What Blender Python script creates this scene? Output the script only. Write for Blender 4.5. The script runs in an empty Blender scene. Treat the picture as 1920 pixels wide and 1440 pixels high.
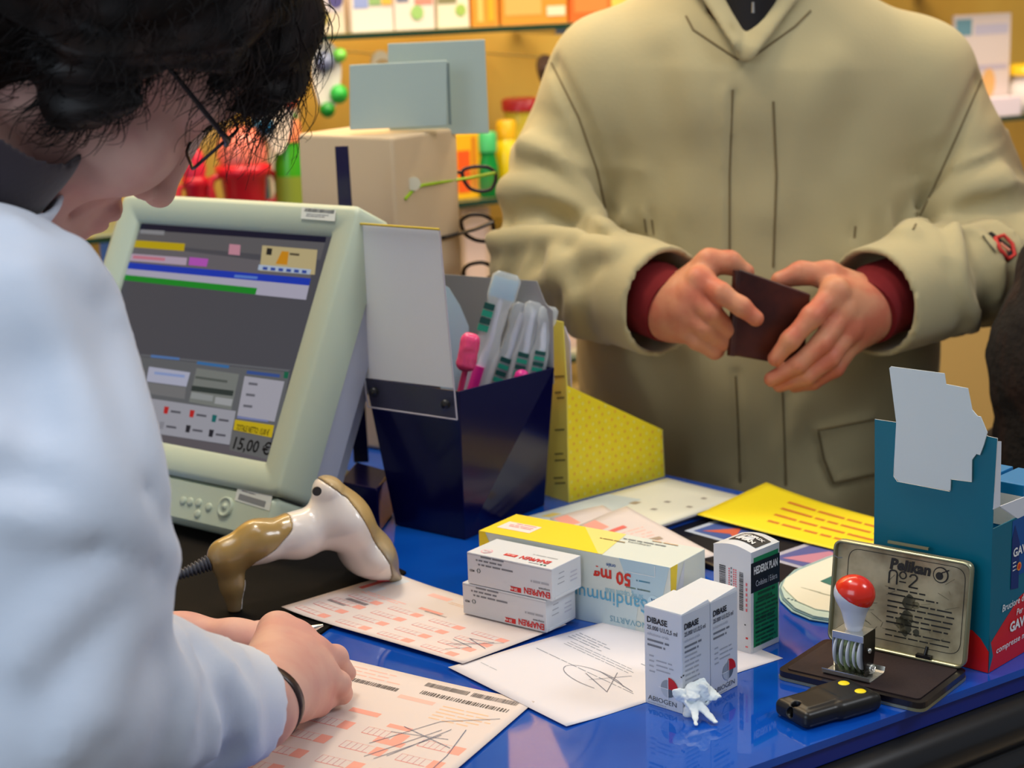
import bpy, math, random
import numpy as np
from mathutils import Vector, Matrix
random.seed(7)
rng = np.random.RandomState(5)
SC = bpy.context.scene
COL = SC.collection
R = math.radians

# ------------------------------------------------------------------ camera
FPX = 3400.0
PITCH, ROLL = R(13.0), R(-1.8)
CAMP = Vector((0, 0, 1.53))
CZ = 1.0                                   # counter top height
_f = Vector((0, math.cos(PITCH), -math.sin(PITCH)))
_r0 = Vector((1, 0, 0)); _u0 = _r0.cross(_f)
_r = math.cos(ROLL) * _r0 + math.sin(ROLL) * _u0
_u = -math.sin(ROLL) * _r0 + math.cos(ROLL) * _u0
cam_d = bpy.data.cameras.new('camera'); cam = bpy.data.objects.new('camera', cam_d); COL.objects.link(cam)
cam.matrix_world = Matrix(((_r.x, _u.x, -_f.x, CAMP.x), (_r.y, _u.y, -_f.y, CAMP.y), (_r.z, _u.z, -_f.z, CAMP.z), (0, 0, 0, 1)))
cam_d.sensor_width = 36; cam_d.lens = FPX / 1920 * 36
cam_d.clip_start = .05; cam_d.clip_end = 50
cam_d.dof.use_dof = True; cam_d.dof.focus_distance = 1.36; cam_d.dof.aperture_fstop = 8.5
SC.camera = cam
SC.view_settings.view_transform = 'Standard'; SC.view_settings.look = 'None'
SC.view_settings.gamma = 1; SC.view_settings.use_curve_mapping = False
SC.view_settings.exposure = 0.0
SC.cycles.max_bounces = 8
SC.cycles.use_denoising = True

def ray(px, py):
    return (_r * ((px - 960) / FPX) - _u * ((py - 720) / FPX) + _f)
def G(px, py, z=CZ):                       # the point at height z seen at a pixel
    d = ray(px, py); return CAMP + d * ((z - CAMP.z) / d.z)
def D(px, py, Y):                          # the point at distance Y ahead seen at a pixel
    d = ray(px, py); return CAMP + d * (Y / d.y)

# ------------------------------------------------------------------ light
W = bpy.data.worlds.new('world'); SC.world = W; W.use_nodes = True
W.node_tree.nodes['Background'].inputs[0].default_value = (0.80, 0.87, 1.0, 1)
W.node_tree.nodes['Background'].inputs[1].default_value = 0.22
def area(name, loc, target, sx, sy, power, col):
    l = bpy.data.lights.new(name, 'AREA'); l.shape = 'RECTANGLE'; l.size = sx; l.size_y = sy
    l.energy = power; l.color = col
    o = bpy.data.objects.new(name, l); COL.objects.link(o); o.location = loc
    o.rotation_euler = (Vector(target) - Vector(loc)).to_track_quat('-Z', 'Y').to_euler()
    return o
area('daylight_window', (-1.3, -0.6, 2.0), (-0.1, 1.2, 1.1), 1.4, 1.1, 20, (0.74, 0.87, 1.0))
area('ceiling_lamp', (-0.1, 1.1, 2.95), (0.05, 1.35, 1.0), 1.1, .5, 7, (0.93, 0.95, 1.0))
area('shop_lamp', (-0.35, 1.75, 2.9), (0.25, 2.0, 1.2), .35, .35, 15, (1.0, 0.88, 0.68))
area('side_lamp', (1.5, 0.9, 2.6), (0.2, 1.4, 1.0), .5, .5, 13, (0.88, 0.93, 1.0))
area('shelf_lamp', (0.3, 2.6, 2.55), (0.35, 3.4, 1.3), 2.8, .25, 62, (1.0, 0.88, 0.66))

# ------------------------------------------------------------------ materials
def lin(c):
    return tuple((x / 255 / 12.92) if x / 255 <= .04045 else ((x / 255 + .055) / 1.055) ** 2.4 for x in c)
MATS = {}
def mat(name, rgb, rough=.5, metal=0, spec=.5, coat=0, trans=0, bump=None, vary=None, emit=0, alpha=1, sub=0, sheen=0, ior=1.45):
    m = bpy.data.materials.new(name); m.use_nodes = True; nt = m.node_tree
    b = nt.nodes['Principled BSDF']; c = lin(rgb) + (1,)
    b.inputs['Base Color'].default_value = c; b.inputs['Roughness'].default_value = rough
    b.inputs['Metallic'].default_value = metal; b.inputs['Specular IOR Level'].default_value = spec
    b.inputs['Coat Weight'].default_value = coat; b.inputs['Coat Roughness'].default_value = .03
    b.inputs['Transmission Weight'].default_value = trans; b.inputs['IOR'].default_value = ior
    b.inputs['Alpha'].default_value = alpha
    if sheen: b.inputs['Sheen Weight'].default_value = sheen
    if sub:
        b.inputs['Subsurface Weight'].default_value = sub; b.inputs['Subsurface Radius'].default_value = (1, .35, .2)
        b.inputs['Subsurface Scale'].default_value = .006
    if emit:
        b.inputs['Emission Color'].default_value = c; b.inputs['Emission Strength'].default_value = emit
    tc = None
    def coord(scale, stretch=(1, 1, 1)):
        t = nt.nodes.new('ShaderNodeTexCoord'); mp = nt.nodes.new('ShaderNodeMapping')
        mp.inputs['Scale'].default_value = stretch
        nt.links.new(t.outputs['Object'], mp.inputs['Vector'])
        n = nt.nodes.new('ShaderNodeTexNoise'); n.inputs['Scale'].default_value = scale; n.inputs['Detail'].default_value = 4
        nt.links.new(mp.outputs['Vector'], n.inputs['Vector']); return n
    if vary:                                # (noise scale, other colour, low, high[, stretch])
        n = coord(vary[0], vary[4] if len(vary) > 4 else (1, 1, 1))
        r = nt.nodes.new('ShaderNodeMapRange'); r.inputs[1].default_value = vary[2]; r.inputs[2].default_value = vary[3]
        mx = nt.nodes.new('ShaderNodeMix'); mx.data_type = 'RGBA'
        mx.inputs[6].default_value = c; mx.inputs[7].default_value = lin(vary[1]) + (1,)
        nt.links.new(n.outputs[0], r.inputs[0]); nt.links.new(r.outputs[0], mx.inputs[0]); nt.links.new(mx.outputs[2], b.inputs['Base Color'])
    if bump:                                # (scale, strength, distance[, stretch])
        n = coord(bump[0], bump[3] if len(bump) > 3 else (1, 1, 1)); bp = nt.nodes.new('ShaderNodeBump')
        bp.inputs['Strength'].default_value = bump[1]; bp.inputs['Distance'].default_value = bump[2]
        nt.links.new(n.outputs[0], bp.inputs['Height']); nt.links.new(bp.outputs[0], b.inputs['Normal'])
    MATS[name] = m; return m
def col(rgb, rough=.55, **k):               # a plain colour on demand
    n = 'colour_%02x%02x%02x_%d' % (*[int(x) for x in rgb], int(rough * 100))
    return MATS.get(n) or mat(n, rgb, rough, **k)

# ------------------------------------------------------------------ mesh builder
TEXT = {}
def glyphs(s, bold=0.0):
    k = (s, bold)
    if k not in TEXT:
        c = bpy.data.curves.new('t', 'FONT'); c.body = s; c.size = 1; c.offset = bold; c.resolution_u = 2
        o = bpy.data.objects.new('t', c); COL.objects.link(o)
        dg = bpy.context.evaluated_depsgraph_get(); me = bpy.data.meshes.new_from_object(o.evaluated_get(dg))
        vs = [(v.co.x, v.co.y) for v in me.vertices]; fs = [tuple(p.vertices) for p in me.polygons]
        bpy.data.objects.remove(o); bpy.data.curves.remove(c); bpy.data.meshes.remove(me)
        xs = [v[0] for v in vs] or [0, 1]
        TEXT[k] = (vs, fs, min(xs), max(xs))
    return TEXT[k]

class MB:
    def __init__(s): s.v = []; s.f = []; s.m = []; s.s = []; s.ms = []; s.X = Matrix()
    def mi(s, m):
        if m not in s.ms: s.ms.append(m)
        return s.ms.index(m)
    def add(s, vs, fs, m, smooth=False):
        o = len(s.v); i = s.mi(m)
        s.v += [tuple(s.X @ Vector(v)) for v in vs]
        for f in fs: s.f.append(tuple(o + a for a in f)); s.m.append(i); s.s.append(smooth)
        return s
    def box(s, a, b, m):
        (x0, y0, z0), (x1, y1, z1) = a, b
        vs = [(x0, y0, z0), (x1, y0, z0), (x1, y1, z0), (x0, y1, z0), (x0, y0, z1), (x1, y0, z1), (x1, y1, z1), (x0, y1, z1)]
        return s.add(vs, [(0, 3, 2, 1), (4, 5, 6, 7), (0, 1, 5, 4), (1, 2, 6, 5), (2, 3, 7, 6), (3, 0, 4, 7)], m)
    def hexa(s, bot, top, m):
        return s.add(list(bot) + list(top), [(0, 3, 2, 1), (4, 5, 6, 7), (0, 1, 5, 4), (1, 2, 6, 5), (2, 3, 7, 6), (3, 0, 4, 7)], m)
    def prism(s, poly, z0, z1, m, side=None, axis='z', smooth=False):
        n = len(poly)
        f = {'z': lambda p, z: (p[0], p[1], z), 'y': lambda p, z: (p[0], z, p[1]), 'x': lambda p, z: (z, p[0], p[1])}[axis]
        vs = [f(p, z0) for p in poly] + [f(p, z1) for p in poly]
        s.add(vs, [tuple(range(n))[::-1], tuple(range(n, 2 * n))], m)
        s.add(vs, [(i, (i + 1) % n, n + (i + 1) % n, n + i) for i in range(n)], side or m, smooth); return s
    def loft(s, rings, m, caps=True, smooth=True, closed=True):
        n = len(rings[0]); vs = [p for r in rings for p in r]; fs = []
        for k in range(len(rings) - 1):
            for i in range(n if closed else n - 1):
                j = (i + 1) % n; fs.append((k * n + i, k * n + j, (k + 1) * n + j, (k + 1) * n + i))
        s.add(vs, fs, m, smooth)
        if caps:
            s.add(rings[0], [tuple(range(n))[::-1]], m); s.add(rings[-1], [tuple(range(n))], m)
        return s
    def lathe(s, prof, m, n=24, c=(0, 0, 0), axis='z', smooth=True, caps=True):
        rings = []
        for r, h in prof:
            q = []
            for i in range(n):
                a = 2 * math.pi * i / n; p = (r * math.cos(a), r * math.sin(a), h)
                if axis == 'y': p = (p[0], h, p[1])
                if axis == 'x': p = (h, p[0], p[1])
                q.append((p[0] + c[0], p[1] + c[1], p[2] + c[2]))
            rings.append(q)
        return s.loft(rings, m, caps, smooth)
    def tube(s, pts, r, m, n=10, flat=1.0, caps=True):
        pts = [Vector(p) for p in pts]; rings = []; up = None
        for i, p in enumerate(pts):
            t = (pts[min(i + 1, len(pts) - 1)] - pts[max(i - 1, 0)]).normalized()
            if up is None: up = Vector((0, 0, 1)) if abs(t.z) < .9 else Vector((1, 0, 0))
            sx = t.cross(up).normalized(); up = sx.cross(t).normalized()
            rr = r[i] if isinstance(r, (list, tuple)) else r
            rings.append([tuple(p + sx * (rr * math.cos(2 * math.pi * k / n)) + up * (rr * flat * math.sin(2 * math.pi * k / n))) for k in range(n)])
        return s.loft(rings, m, caps)
    def quad(s, a, b, c, d, m): return s.add([a, b, c, d], [(0, 1, 2, 3)], m)
    def build(s, name, parent=None, bevel=0, seg=2, solid=0, label=None):
        me = bpy.data.meshes.new(name); me.from_pydata(s.v, [], s.f)
        for m in s.ms: me.materials.append(m)
        me.polygons.foreach_set('material_index', s.m); me.polygons.foreach_set('use_smooth', s.s); me.update()
        o = bpy.data.objects.new(name, me); COL.objects.link(o)
        if parent: o.parent = parent
        if solid:
            md = o.modifiers.new('solid', 'SOLIDIFY'); md.thickness = solid; md.offset = 0
        if bevel:
            md = o.modifiers.new('bevel', 'BEVEL'); md.width = bevel; md.segments = seg; md.limit_method = 'ANGLE'; md.angle_limit = R(35)
        if label: o['label'] = label
        return o

class Face:                                  # a flat printed side: s to the right, t up, lifted a hair off the surface
    def __init__(s, mb, o, u, v, w, h, flip=False, e=.00012, warp=None):
        s.mb = mb; s.o = Vector(o); s.u = Vector(u).normalized(); s.v = Vector(v).normalized(); s.n = s.u.cross(s.v)
        s.w = w; s.h = h; s.flip = flip; s.e = e; s.warp = warp
    def P(s, a, b, k=1):
        if s.flip: a = s.w - a
        if s.warp: return tuple(Vector(s.warp(a, b)) + s.n * (s.e * k))
        return tuple(s.o + s.u * a + s.v * b + s.n * (s.e * k))
    def poly(s, pts, m, k=1): s.mb.add([s.P(a, b, k) for a, b in pts], [tuple(range(len(pts)))], m)
    def rect(s, a0, b0, a1, b1, m, k=1):
        n = 1
        if s.warp: n = max(1, int(abs(a1 - a0) / .008))
        for i in range(n):
            x0 = a0 + (a1 - a0) * i / n; x1 = a0 + (a1 - a0) * (i + 1) / n
            s.poly([(x0, b0), (x1, b0), (x1, b1), (x0, b1)], m, k)
    def text(s, t, a, b, size, m, k=2, w=None, bold=0.0, align='l', rot=0, shear=0):
        vs, fs, x0, x1 = glyphs(t, bold)
        sx = size if w is None else w / max(x1 - x0, 1e-6)
        if align == 'c': a = a - (x1 - x0) * sx / 2
        if align == 'r': a = a - (x1 - x0) * sx
        q = []
        for x, y in vs:
            X = (x - x0) * sx + shear * y * size; Y = y * size
            if s.flip: Y = size * .72 - Y
            if rot: X, Y = X * math.cos(rot) - Y * math.sin(rot), X * math.sin(rot) + Y * math.cos(rot)
            q.append(s.P(a + X, b + Y, k))
        s.mb.add(q, fs, m)
    def lines(s, a, b, w, lh, n, m, th=.35, fill=.8, k=1, seed=0):   # unreadable small print as word-long dashes
        rr = random.Random(seed + n)
        for i in range(n):
            x = a; end = a + w * (fill + (1 - fill) * rr.random())
            while x < end:
                l = min(lh * (1 + 3.0 * rr.random()), end - x)
                if l > lh * .3: s.poly([(x, b - i * lh), (x + l, b - i * lh), (x + l, b - i * lh + lh * th), (x, b - i * lh + lh * th)], m, k)
                x += l + lh * .35
    def bars(s, a, b, w, h, m, k=1, seed=1, vertical=False):
        rr = random.Random(seed); x = 0; L = h if vertical else w
        while x < L:
            t = L * (.006 + .018 * rr.random())
            if vertical: s.poly([(a, b + x), (a + w, b + x), (a + w, b + x + t), (a, b + x + t)], m, k)
            else: s.poly([(a + x, b), (a + x + t, b), (a + x + t, b + h), (a + x, b + h)], m, k)
            x += t + L * (.006 + .014 * rr.random())
    def sector(s, a, b, r, a0, a1, m, k=1, n=10, ry=None):
        ry = ry or r
        s.poly([(a, b)] + [(a + r * math.cos(R(a0 + (a1 - a0) * i / n)), b + ry * math.sin(R(a0 + (a1 - a0) * i / n))) for i in range(n + 1)], m, k)
    def disc(s, a, b, r, m, k=1, ry=None, n=20):
        ry = ry or r
        s.poly([(a + r * math.cos(2 * math.pi * i / n), b + ry * math.sin(2 * math.pi * i / n)) for i in range(n)], m, k)
    def line(s, pts, t, m, k=1):
        for (x0, y0), (x1, y1) in zip(pts[:-1], pts[1:]):
            d = math.hypot(x1 - x0, y1 - y0) or 1; nx, ny = -(y1 - y0) / d * t / 2, (x1 - x0) / d * t / 2
            s.poly([(x0 - nx, y0 - ny), (x1 - nx, y1 - ny), (x1 + nx, y1 + ny), (x0 + nx, y0 + ny)], m, k)

def tag(o, label=None, cat=None, group=None, kind=None):
    if label: o['label'] = label
    if cat: o['category'] = cat
    if group: o['group'] = group
    if kind: o['kind'] = kind
    return o
def thing(name, label, cat, loc=(0, 0, 0), rz=0, group=None):
    o = bpy.data.objects.new(name, None); o.empty_display_size = .02; COL.objects.link(o)
    o.location = loc; o.rotation_euler = (0, 0, rz); return tag(o, label, cat, group)
def dup(root, loc, rz, label, group=None):
    r = root.copy(); COL.objects.link(r); r.location = loc; r.rotation_euler = (0, 0, rz); r['label'] = label
    if group: r['group'] = group
    for ch in list(root.children):
        c = ch.copy(); COL.objects.link(c); c.parent = r
        for g in list(ch.children):
            d = g.copy(); COL.objects.link(d); d.parent = c
    return r

# ------------------------------------------------------------------ sculpting: distance fields turned into one smooth mesh
class Sculpt:
    def __init__(s, lo, hi, vox):
        s.lo = np.array(lo, float); s.vox = vox
        n = np.ceil((np.array(hi, float) - s.lo) / vox).astype(int) + 1; s.n = n
        ax = [(s.lo[i] + vox * np.arange(n[i])).astype(np.float32) for i in range(3)]
        s.X, s.Y, s.Z = np.meshgrid(*ax, indexing='ij'); s.d = np.full(s.X.shape, 1.0, np.float32)
    def cone(s, a, b, ra, rb=None, flat=None):
        rb = ra if rb is None else rb; a = np.array(a, float); b = np.array(b, float); ab = b - a; L = ab @ ab + 1e-12
        px, py, pz = s.X - a[0], s.Y - a[1], s.Z - a[2]
        t = np.clip((px * ab[0] + py * ab[1] + pz * ab[2]) / L, 0, 1)
        qx, qy, qz = px - t * ab[0], py - t * ab[1], pz - t * ab[2]
        if flat is not None:                 # flat = (direction, factor): thicker or thinner along a direction
            n = np.array(flat[0], float); n /= np.linalg.norm(n); k = 1 / flat[1] - 1
            q = (qx * n[0] + qy * n[1] + qz * n[2]) * k
            qx, qy, qz = qx + q * n[0], qy + q * n[1], qz + q * n[2]
        return np.sqrt(qx * qx + qy * qy + qz * qz) - (ra + (rb - ra) * t)
    def ell(s, c, r, M=None):
        c = np.array(c, float); px, py, pz = s.X - c[0], s.Y - c[1], s.Z - c[2]
        if M is not None:
            M = np.array(M)                   # rows = local axes
            px, py, pz = M[0, 0] * px + M[0, 1] * py + M[0, 2] * pz, M[1, 0] * px + M[1, 1] * py + M[1, 2] * pz, M[2, 0] * px + M[2, 1] * py + M[2, 2] * pz
        k = np.sqrt((px / r[0]) ** 2 + (py / r[1]) ** 2 + (pz / r[2]) ** 2)
        k2 = np.sqrt((px / r[0] ** 2) ** 2 + (py / r[1] ** 2) ** 2 + (pz / r[2] ** 2) ** 2) + 1e-9
        return k * (k - 1) / k2
    def U(s, d, k=.01):
        h = np.clip(.5 + .5 * (s.d - d) / k, 0, 1); s.d = (s.d * (1 - h) + d * h - k * h * (1 - h)).astype(np.float32); return s
    def S(s, d, k=.005):
        d = -d; h = np.clip(.5 - .5 * (s.d - d) / k, 0, 1); s.d = (s.d * (1 - h) + d * h + k * h * (1 - h)).astype(np.float32); return s
    def chain(s, pts, rs, k=.01, kk=None, flat=None):
        for i in range(len(pts) - 1):
            s.U(s.cone(pts[i], pts[i + 1], rs[i], rs[i + 1], flat), k if i else (kk or k))
        return s
    def hit(s, px, py):                      # where the line of sight of a pixel meets the surface
        o = np.array(CAMP); d = np.array(ray(px, py)); t = 0.3
        ts = np.arange(.3, 3.0, s.vox * .5); P = o + ts[:, None] * d
        I = np.round((P - s.lo) / s.vox).astype(int); ok = np.all((I >= 0) & (I < s.n), axis=1)
        v = np.ones(len(ts)); v[ok] = s.d[I[ok, 0], I[ok, 1], I[ok, 2]]
        k = np.argmax(v < 0)
        if v[k] >= 0: return None
        def val(p):
            f = (p - s.lo) / s.vox; i = np.clip(np.floor(f).astype(int), 0, s.n - 2); f = f - i; c = s.d[i[0]:i[0] + 2, i[1]:i[1] + 2, i[2]:i[2] + 2]
            c = c[0] * (1 - f[0]) + c[1] * f[0]; c = c[0] * (1 - f[1]) + c[1] * f[1]; return c[0] * (1 - f[2]) + c[1] * f[2]
        a_, b_ = ts[max(k - 3, 0)], ts[k] + s.vox
        for _ in range(14):
            m_ = (a_ + b_) / 2
            if val(o + m_ * d) < 0: b_ = m_
            else: a_ = m_
        return o + b_ * d
    def crease(s, pix, amp, w):              # raise (amp > 0) or press a fold into the cloth along a line
        pix = [(x0 + (x1 - x0) * k / 6, y0 + (y1 - y0) * k / 6) for (x0, y0), (x1, y1) in zip(pix[:-1], pix[1:]) for k in range(6)] + [pix[-1]]
        pts = [s.hit(*p) for p in pix]; pts = [p for p in pts if p is not None]
        one = np.zeros_like(s.d)
        for a, b in zip(pts[:-1], pts[1:]):
            if np.linalg.norm(a - b) > .05: continue
            i0 = np.clip(((np.minimum(a, b) - s.lo - 3 * w) / s.vox).astype(int), 0, s.n - 1); i1 = np.clip(((np.maximum(a, b) - s.lo + 3 * w) / s.vox).astype(int) + 2, 1, s.n)
            sl = tuple(slice(i0[k], i1[k]) for k in range(3)); ab = b - a; Lq = ab @ ab + 1e-12
            X, Y, Z = s.X[sl] - a[0], s.Y[sl] - a[1], s.Z[sl] - a[2]; t = np.clip((X * ab[0] + Y * ab[1] + Z * ab[2]) / Lq, 0, 1)
            dd = (X - t * ab[0]) ** 2 + (Y - t * ab[1]) ** 2 + (Z - t * ab[2]) ** 2; one[sl] = np.maximum(one[sl], np.exp(-dd / w ** 2))
        s.fold = getattr(s, 'fold', 0) + amp * one
        return s
    def rings(s, a, b, amp, wl, t0, t1, rad, seed=0):   # cloth bunching in rings round a limb
        a = np.array(a, float); b = np.array(b, float); L = np.linalg.norm(b - a); u = (b - a) / L
        v = np.cross(u, (0.3, 1, .2)); v /= np.linalg.norm(v); w = np.cross(u, v)
        X, Y, Z = s.X - a[0], s.Y - a[1], s.Z - a[2]; t = X * u[0] + Y * u[1] + Z * u[2]; p = X * v[0] + Y * v[1] + Z * v[2]; q = X * w[0] + Y * w[1] + Z * w[2]
        th = np.arctan2(q, p); near = np.clip(1.6 - np.sqrt(p * p + q * q) / rad, 0, 1); m = np.clip((t / L - t0) / .15, 0, 1) * np.clip((t1 - t / L) / .15, 0, 1) * np.clip(near * 3, 0, 1)
        ph = 2 * math.pi * t / wl + 1.3 * np.sin(th + seed) + .8 * np.sin(2 * th + 2 * seed + t * 40)
        s.d = (s.d - amp * m * (1 - 2 * np.abs(np.sin(ph / 2)) ** .8) * (.6 + .4 * np.sin(3 * th + seed * 3 + t * 25))).astype(np.float32); return s
    def apply(s):
        if hasattr(s, 'fold'): s.d = s.d - s.fold; del s.fold
        return s
    def noise(s, amp, freq, seed=0, aniso=(1, 1, 1)):
        rr = np.random.RandomState(seed); a = 0 * s.d
        for i in range(7):
            k = rr.normal(size=3) * freq * np.array(aniso); a += np.sin(k[0] * s.X + k[1] * s.Y + k[2] * s.Z + rr.uniform(0, 6.3) + 1.5 * np.sin(k[1] * .6 * s.X + k[2] * .7 * s.Y - k[0] * .6 * s.Z))
        s.d = s.d + amp * a / 3.5; return s
    def mesh(s, name, m, parent=None, label=None, rings=None):
        import openvdb
        g = openvdb.FloatGrid(); b = s.vox * 4
        g.copyFromArray(np.clip(s.d, -b, b).astype(np.float32)); g.transform = openvdb.createLinearTransform(voxelSize=s.vox)
        p, t, q = g.convertToPolygons(isovalue=0.0, adaptivity=0.0)
        p = np.asarray(p, float) + s.lo
        fs = [tuple(int(i) for i in f[::-1]) for f in q] + [tuple(int(i) for i in f[::-1]) for f in t]
        me = bpy.data.meshes.new(name); me.from_pydata([tuple(v) for v in p], [], fs); me.materials.append(m)
        me.polygons.foreach_set('use_smooth', [True] * len(me.polygons)); me.update()
        o = bpy.data.objects.new(name, me); COL.objects.link(o)
        if parent: o.parent = parent
        if label: o['label'] = label
        return o
# ================================================================== THE ROOM
plaster = mat('mustard_panel', (238, 190, 88), .5, vary=(3, (214, 158, 58), .35, .7, (1, 1, .25)))
WA = R(28); WD = Vector((math.cos(WA), math.sin(WA), 0)); WN = Vector((math.sin(WA), -math.cos(WA), 0))
W0 = D(540, 68, 2.95); W0.z = 0            # the front line of the shelves
SD = .26                                   # shelf depth
def WP(s, n, z): p = W0 + WD * s + WN * n; return Vector((p.x, p.y, z))
def wallpix(px, py, n=0.0):                # (distance along the wall, height) of a pixel on a plane parallel to the wall
    d = ray(px, py); o = W0 + WN * n; t = (o - CAMP).dot(WN) / d.dot(WN); p = CAMP + d * t
    return (p - W0).dot(WD), p.z
def obox(mb, s0, s1, n0, n1, z0, z1, m):
    P = [WP(s0, n1, z0), WP(s1, n1, z0), WP(s1, n0, z0), WP(s0, n0, z0)]
    mb.hexa([tuple(p) for p in P], [(p.x, p.y, z1) for p in P], m)
fl = MB(); fl.box((-4, -2.5, -.1), (5, 7, 0), mat('floor_tiles', (150, 140, 125), .4, vary=(2, (130, 120, 108), .4, .6)))
tag(fl.build('floor'), kind='structure')
wb = MB(); obox(wb, -2.6, 3.4, -SD - .12, -SD - .01, 0, 3.0, plaster); tag(wb.build('wall_back'), kind='structure')
cl = MB(); cl.box((-4, -.4, 3.05), (5, 7, 3.1), col((235, 232, 225), .8)); tag(cl.build('ceiling'), kind='structure')

glass = mat('shelf_glass', (150, 190, 170), .05, alpha=.3)
glass_edge = mat('shelf_glass_edge', (22, 52, 34), .12, coat=.5)
steel = mat('brushed_steel', (190, 190, 188), .3, metal=1)
ZT = wallpix(540, 70)[1]; ZM = wallpix(861, 380)[1]; ZR = wallpix(1893, 219)[1]; ZL = ZM - .30
SB = wallpix(1640, 100)[0]                 # the upright between the left and the right bay, behind the customer
def shelf(s0, s1, z, label):
    t = thing('glass_shelf', label, 'shelf', WP((s0 + s1) / 2, -SD / 2, z - .008), WA)
    h = (s1 - s0) / 2; a = MB(); a.box((-h, -SD / 2 + .006, 0), (h, SD / 2, .008), glass); a.build('glass_panel', t)
    b = MB(); b.box((-h, -SD / 2, -.0005), (h, -SD / 2 + .006, .0085), glass_edge); b.build('polished_edge', t)
    for x in (-h * .62, h * .62):
        c = MB(); c.box((x - .012, SD / 2 - .16, -.014), (x + .012, SD / 2, -.0006), steel); c.build('bracket', t)
shelf(-2.0, SB - .03, ZT, 'long glass shelf with dark green edge under the white and orange packs')
shelf(-2.0, SB - .03, ZM, 'glass shelf behind the spectacle display carrying the baby goods and the green bottle')
shelf(-2.0, SB - .03, ZL, 'lowest glass shelf on the back wall, seen just left of the khaki jacket')
shelf(SB + .03, SB + 1.6, ZT + .04, 'upper glass shelf in the right bay above the white notice')
shelf(SB + .03, SB + 1.6, ZR, 'glass shelf carrying the white notice beside the right shoulder')
up = MB(); obox(up, SB - .03, SB + .03, -SD - .01, -.02, .0 + min(.82, ZL - .06) + .002, 2.6, mat('oak_upright', (176, 128, 52), .5, vary=(9, (150, 102, 34), .4, .65, (1, 1, .1))))
tag(up.build('shelf_upright'), 'oak upright between the two shelf bays, hidden behind the khaki jacket', 'shelf upright')
cb = MB(); obox(cb, -2.0, SB + 1.6, -SD - .009, -.03, .0, min(.82, ZL - .06), col((196, 160, 96), .5))
tag(cb.build('base_cabinet', bevel=.006), 'pale wooden base cabinet under the wall shelves', 'cabinet')

# ------------------------------------------------------------------ goods on the shelves
def good(kind, label, cat, px0, px1, ytop, zs, n=.0, dep=.06, group=None):
    s0, _ = wallpix(px0, 200, -.03 - n); s1, _ = wallpix(px1, 200, -.03 - n); zt = wallpix((px0 + px1) / 2, ytop, -.03 - n)[1]
    t = thing(kind, label, cat, WP((s0 + s1) / 2, -.03 - n - dep / 2, zs + .0008), WA, group)
    return t, (s1 - s0), max(zt - zs, .02), dep
def carton_good(label, px0, px1, ytop, zs, c, prints=(), n=0, dep=.06, cat='box', kind='product_box', group=None):
    t, w, h, d = good(kind, label, cat, px0, px1, ytop, zs, n, dep, group)
    b = MB(); b.box((-w / 2, -d / 2, 0), (w / 2, d / 2, h), col(c, .5)); b.build('carton', t, bevel=.0012)
    if prints:
        p = MB(); F = Face(p, (-w / 2, -d / 2, 0), (1, 0, 0), (0, 0, 1), w, h, e=.0006)
        for k, a in enumerate(prints):
            if a[0] == 'r': F.rect(a[1] * w, a[2] * h, a[3] * w, a[4] * h, col(a[5], .5), k + 1)
            if a[0] == 'd': F.disc(a[1] * w, a[2] * h, a[3] * w, col(a[4], .5), k + 1)
        p.build('printed_front', t)
    return t
def bottle_good(label, px0, px1, ytop, zs, body, cap, n=0, capf=.2, neck=.5, cat='bottle', kind='plastic_bottle', band=None):
    t, w, h, d = good(kind, label, cat, px0, px1, ytop, zs, n, .01)
    r = w / 2; hb = h * (1 - capf)
    b = MB(); b.lathe([(r * .8, 0), (r, .004), (r, hb * .35), (r * .96, hb * .7), (r * .75, hb * .92), (r * neck, hb)], col(body, .25), 28, (0, -r * .2, 0)); b.build('bottle_body', t)
    c = MB(); c.lathe([(r * neck * 1.1, hb), (r * neck * 1.12, h - .004), (r * neck * .9, h)], col(cap, .3), 24, (0, -r * .2, 0)); c.build('cap', t)
    if band:
        e = MB(); e.lathe([(r * 1.01, hb * .15), (r * 1.01, hb * .55)], col(band, .5), 28, (0, -r * .2, 0), caps=False); e.build('paper_band', t)
    return t
# top shelf, left to right
bottle_good('clear jar with orange cap on the top shelf beside the dark curls', 528, 596, -30, ZT, (226, 206, 180), (245, 140, 60), neck=.8, cat='jar', kind='lidded_jar')
carton_good('cream pack with dark blue emblem on the top shelf', 598, 655, -38, ZT, (228, 206, 178), (('r', .1, .4, .9, .95, (205, 190, 190)), ('d', .72, .62, .24, (84, 76, 128)), ('d', .3, .3, .2, (170, 150, 80))))
carton_good('wide white pack with blue and green pictures on the top shelf', 668, 745, -40, ZT, (240, 222, 205), (('r', .05, .45, .4, .96, (150, 160, 205)), ('r', .42, .5, .7, .96, (150, 180, 110)), ('r', .72, .5, .97, .9, (235, 180, 70))))
carton_good('white pack with green roundel left of the orange packs', 748, 822, -40, ZT, (240, 218, 200), (('r', .05, .55, .35, .97, (120, 120, 140)), ('r', .5, .5, .95, .97, (235, 140, 120)), ('d', .55, .34, .16, (160, 195, 110))))
carton_good('narrow white pack with green roundel touching the orange packs', 828, 886, -40, ZT, (238, 222, 190), (('r', .0, .5, .6, .97, (140, 130, 90)), ('d', .72, .36, .17, (165, 190, 90))))
carton_good('tall orange pack at the left end of the orange row', 892, 940, -45, ZT, (232, 148, 50), (('r', .2, .1, .4, .97, (245, 190, 100)), ('r', .6, .1, .8, .97, (240, 170, 40))), group='orange packs on the top shelf')
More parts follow.
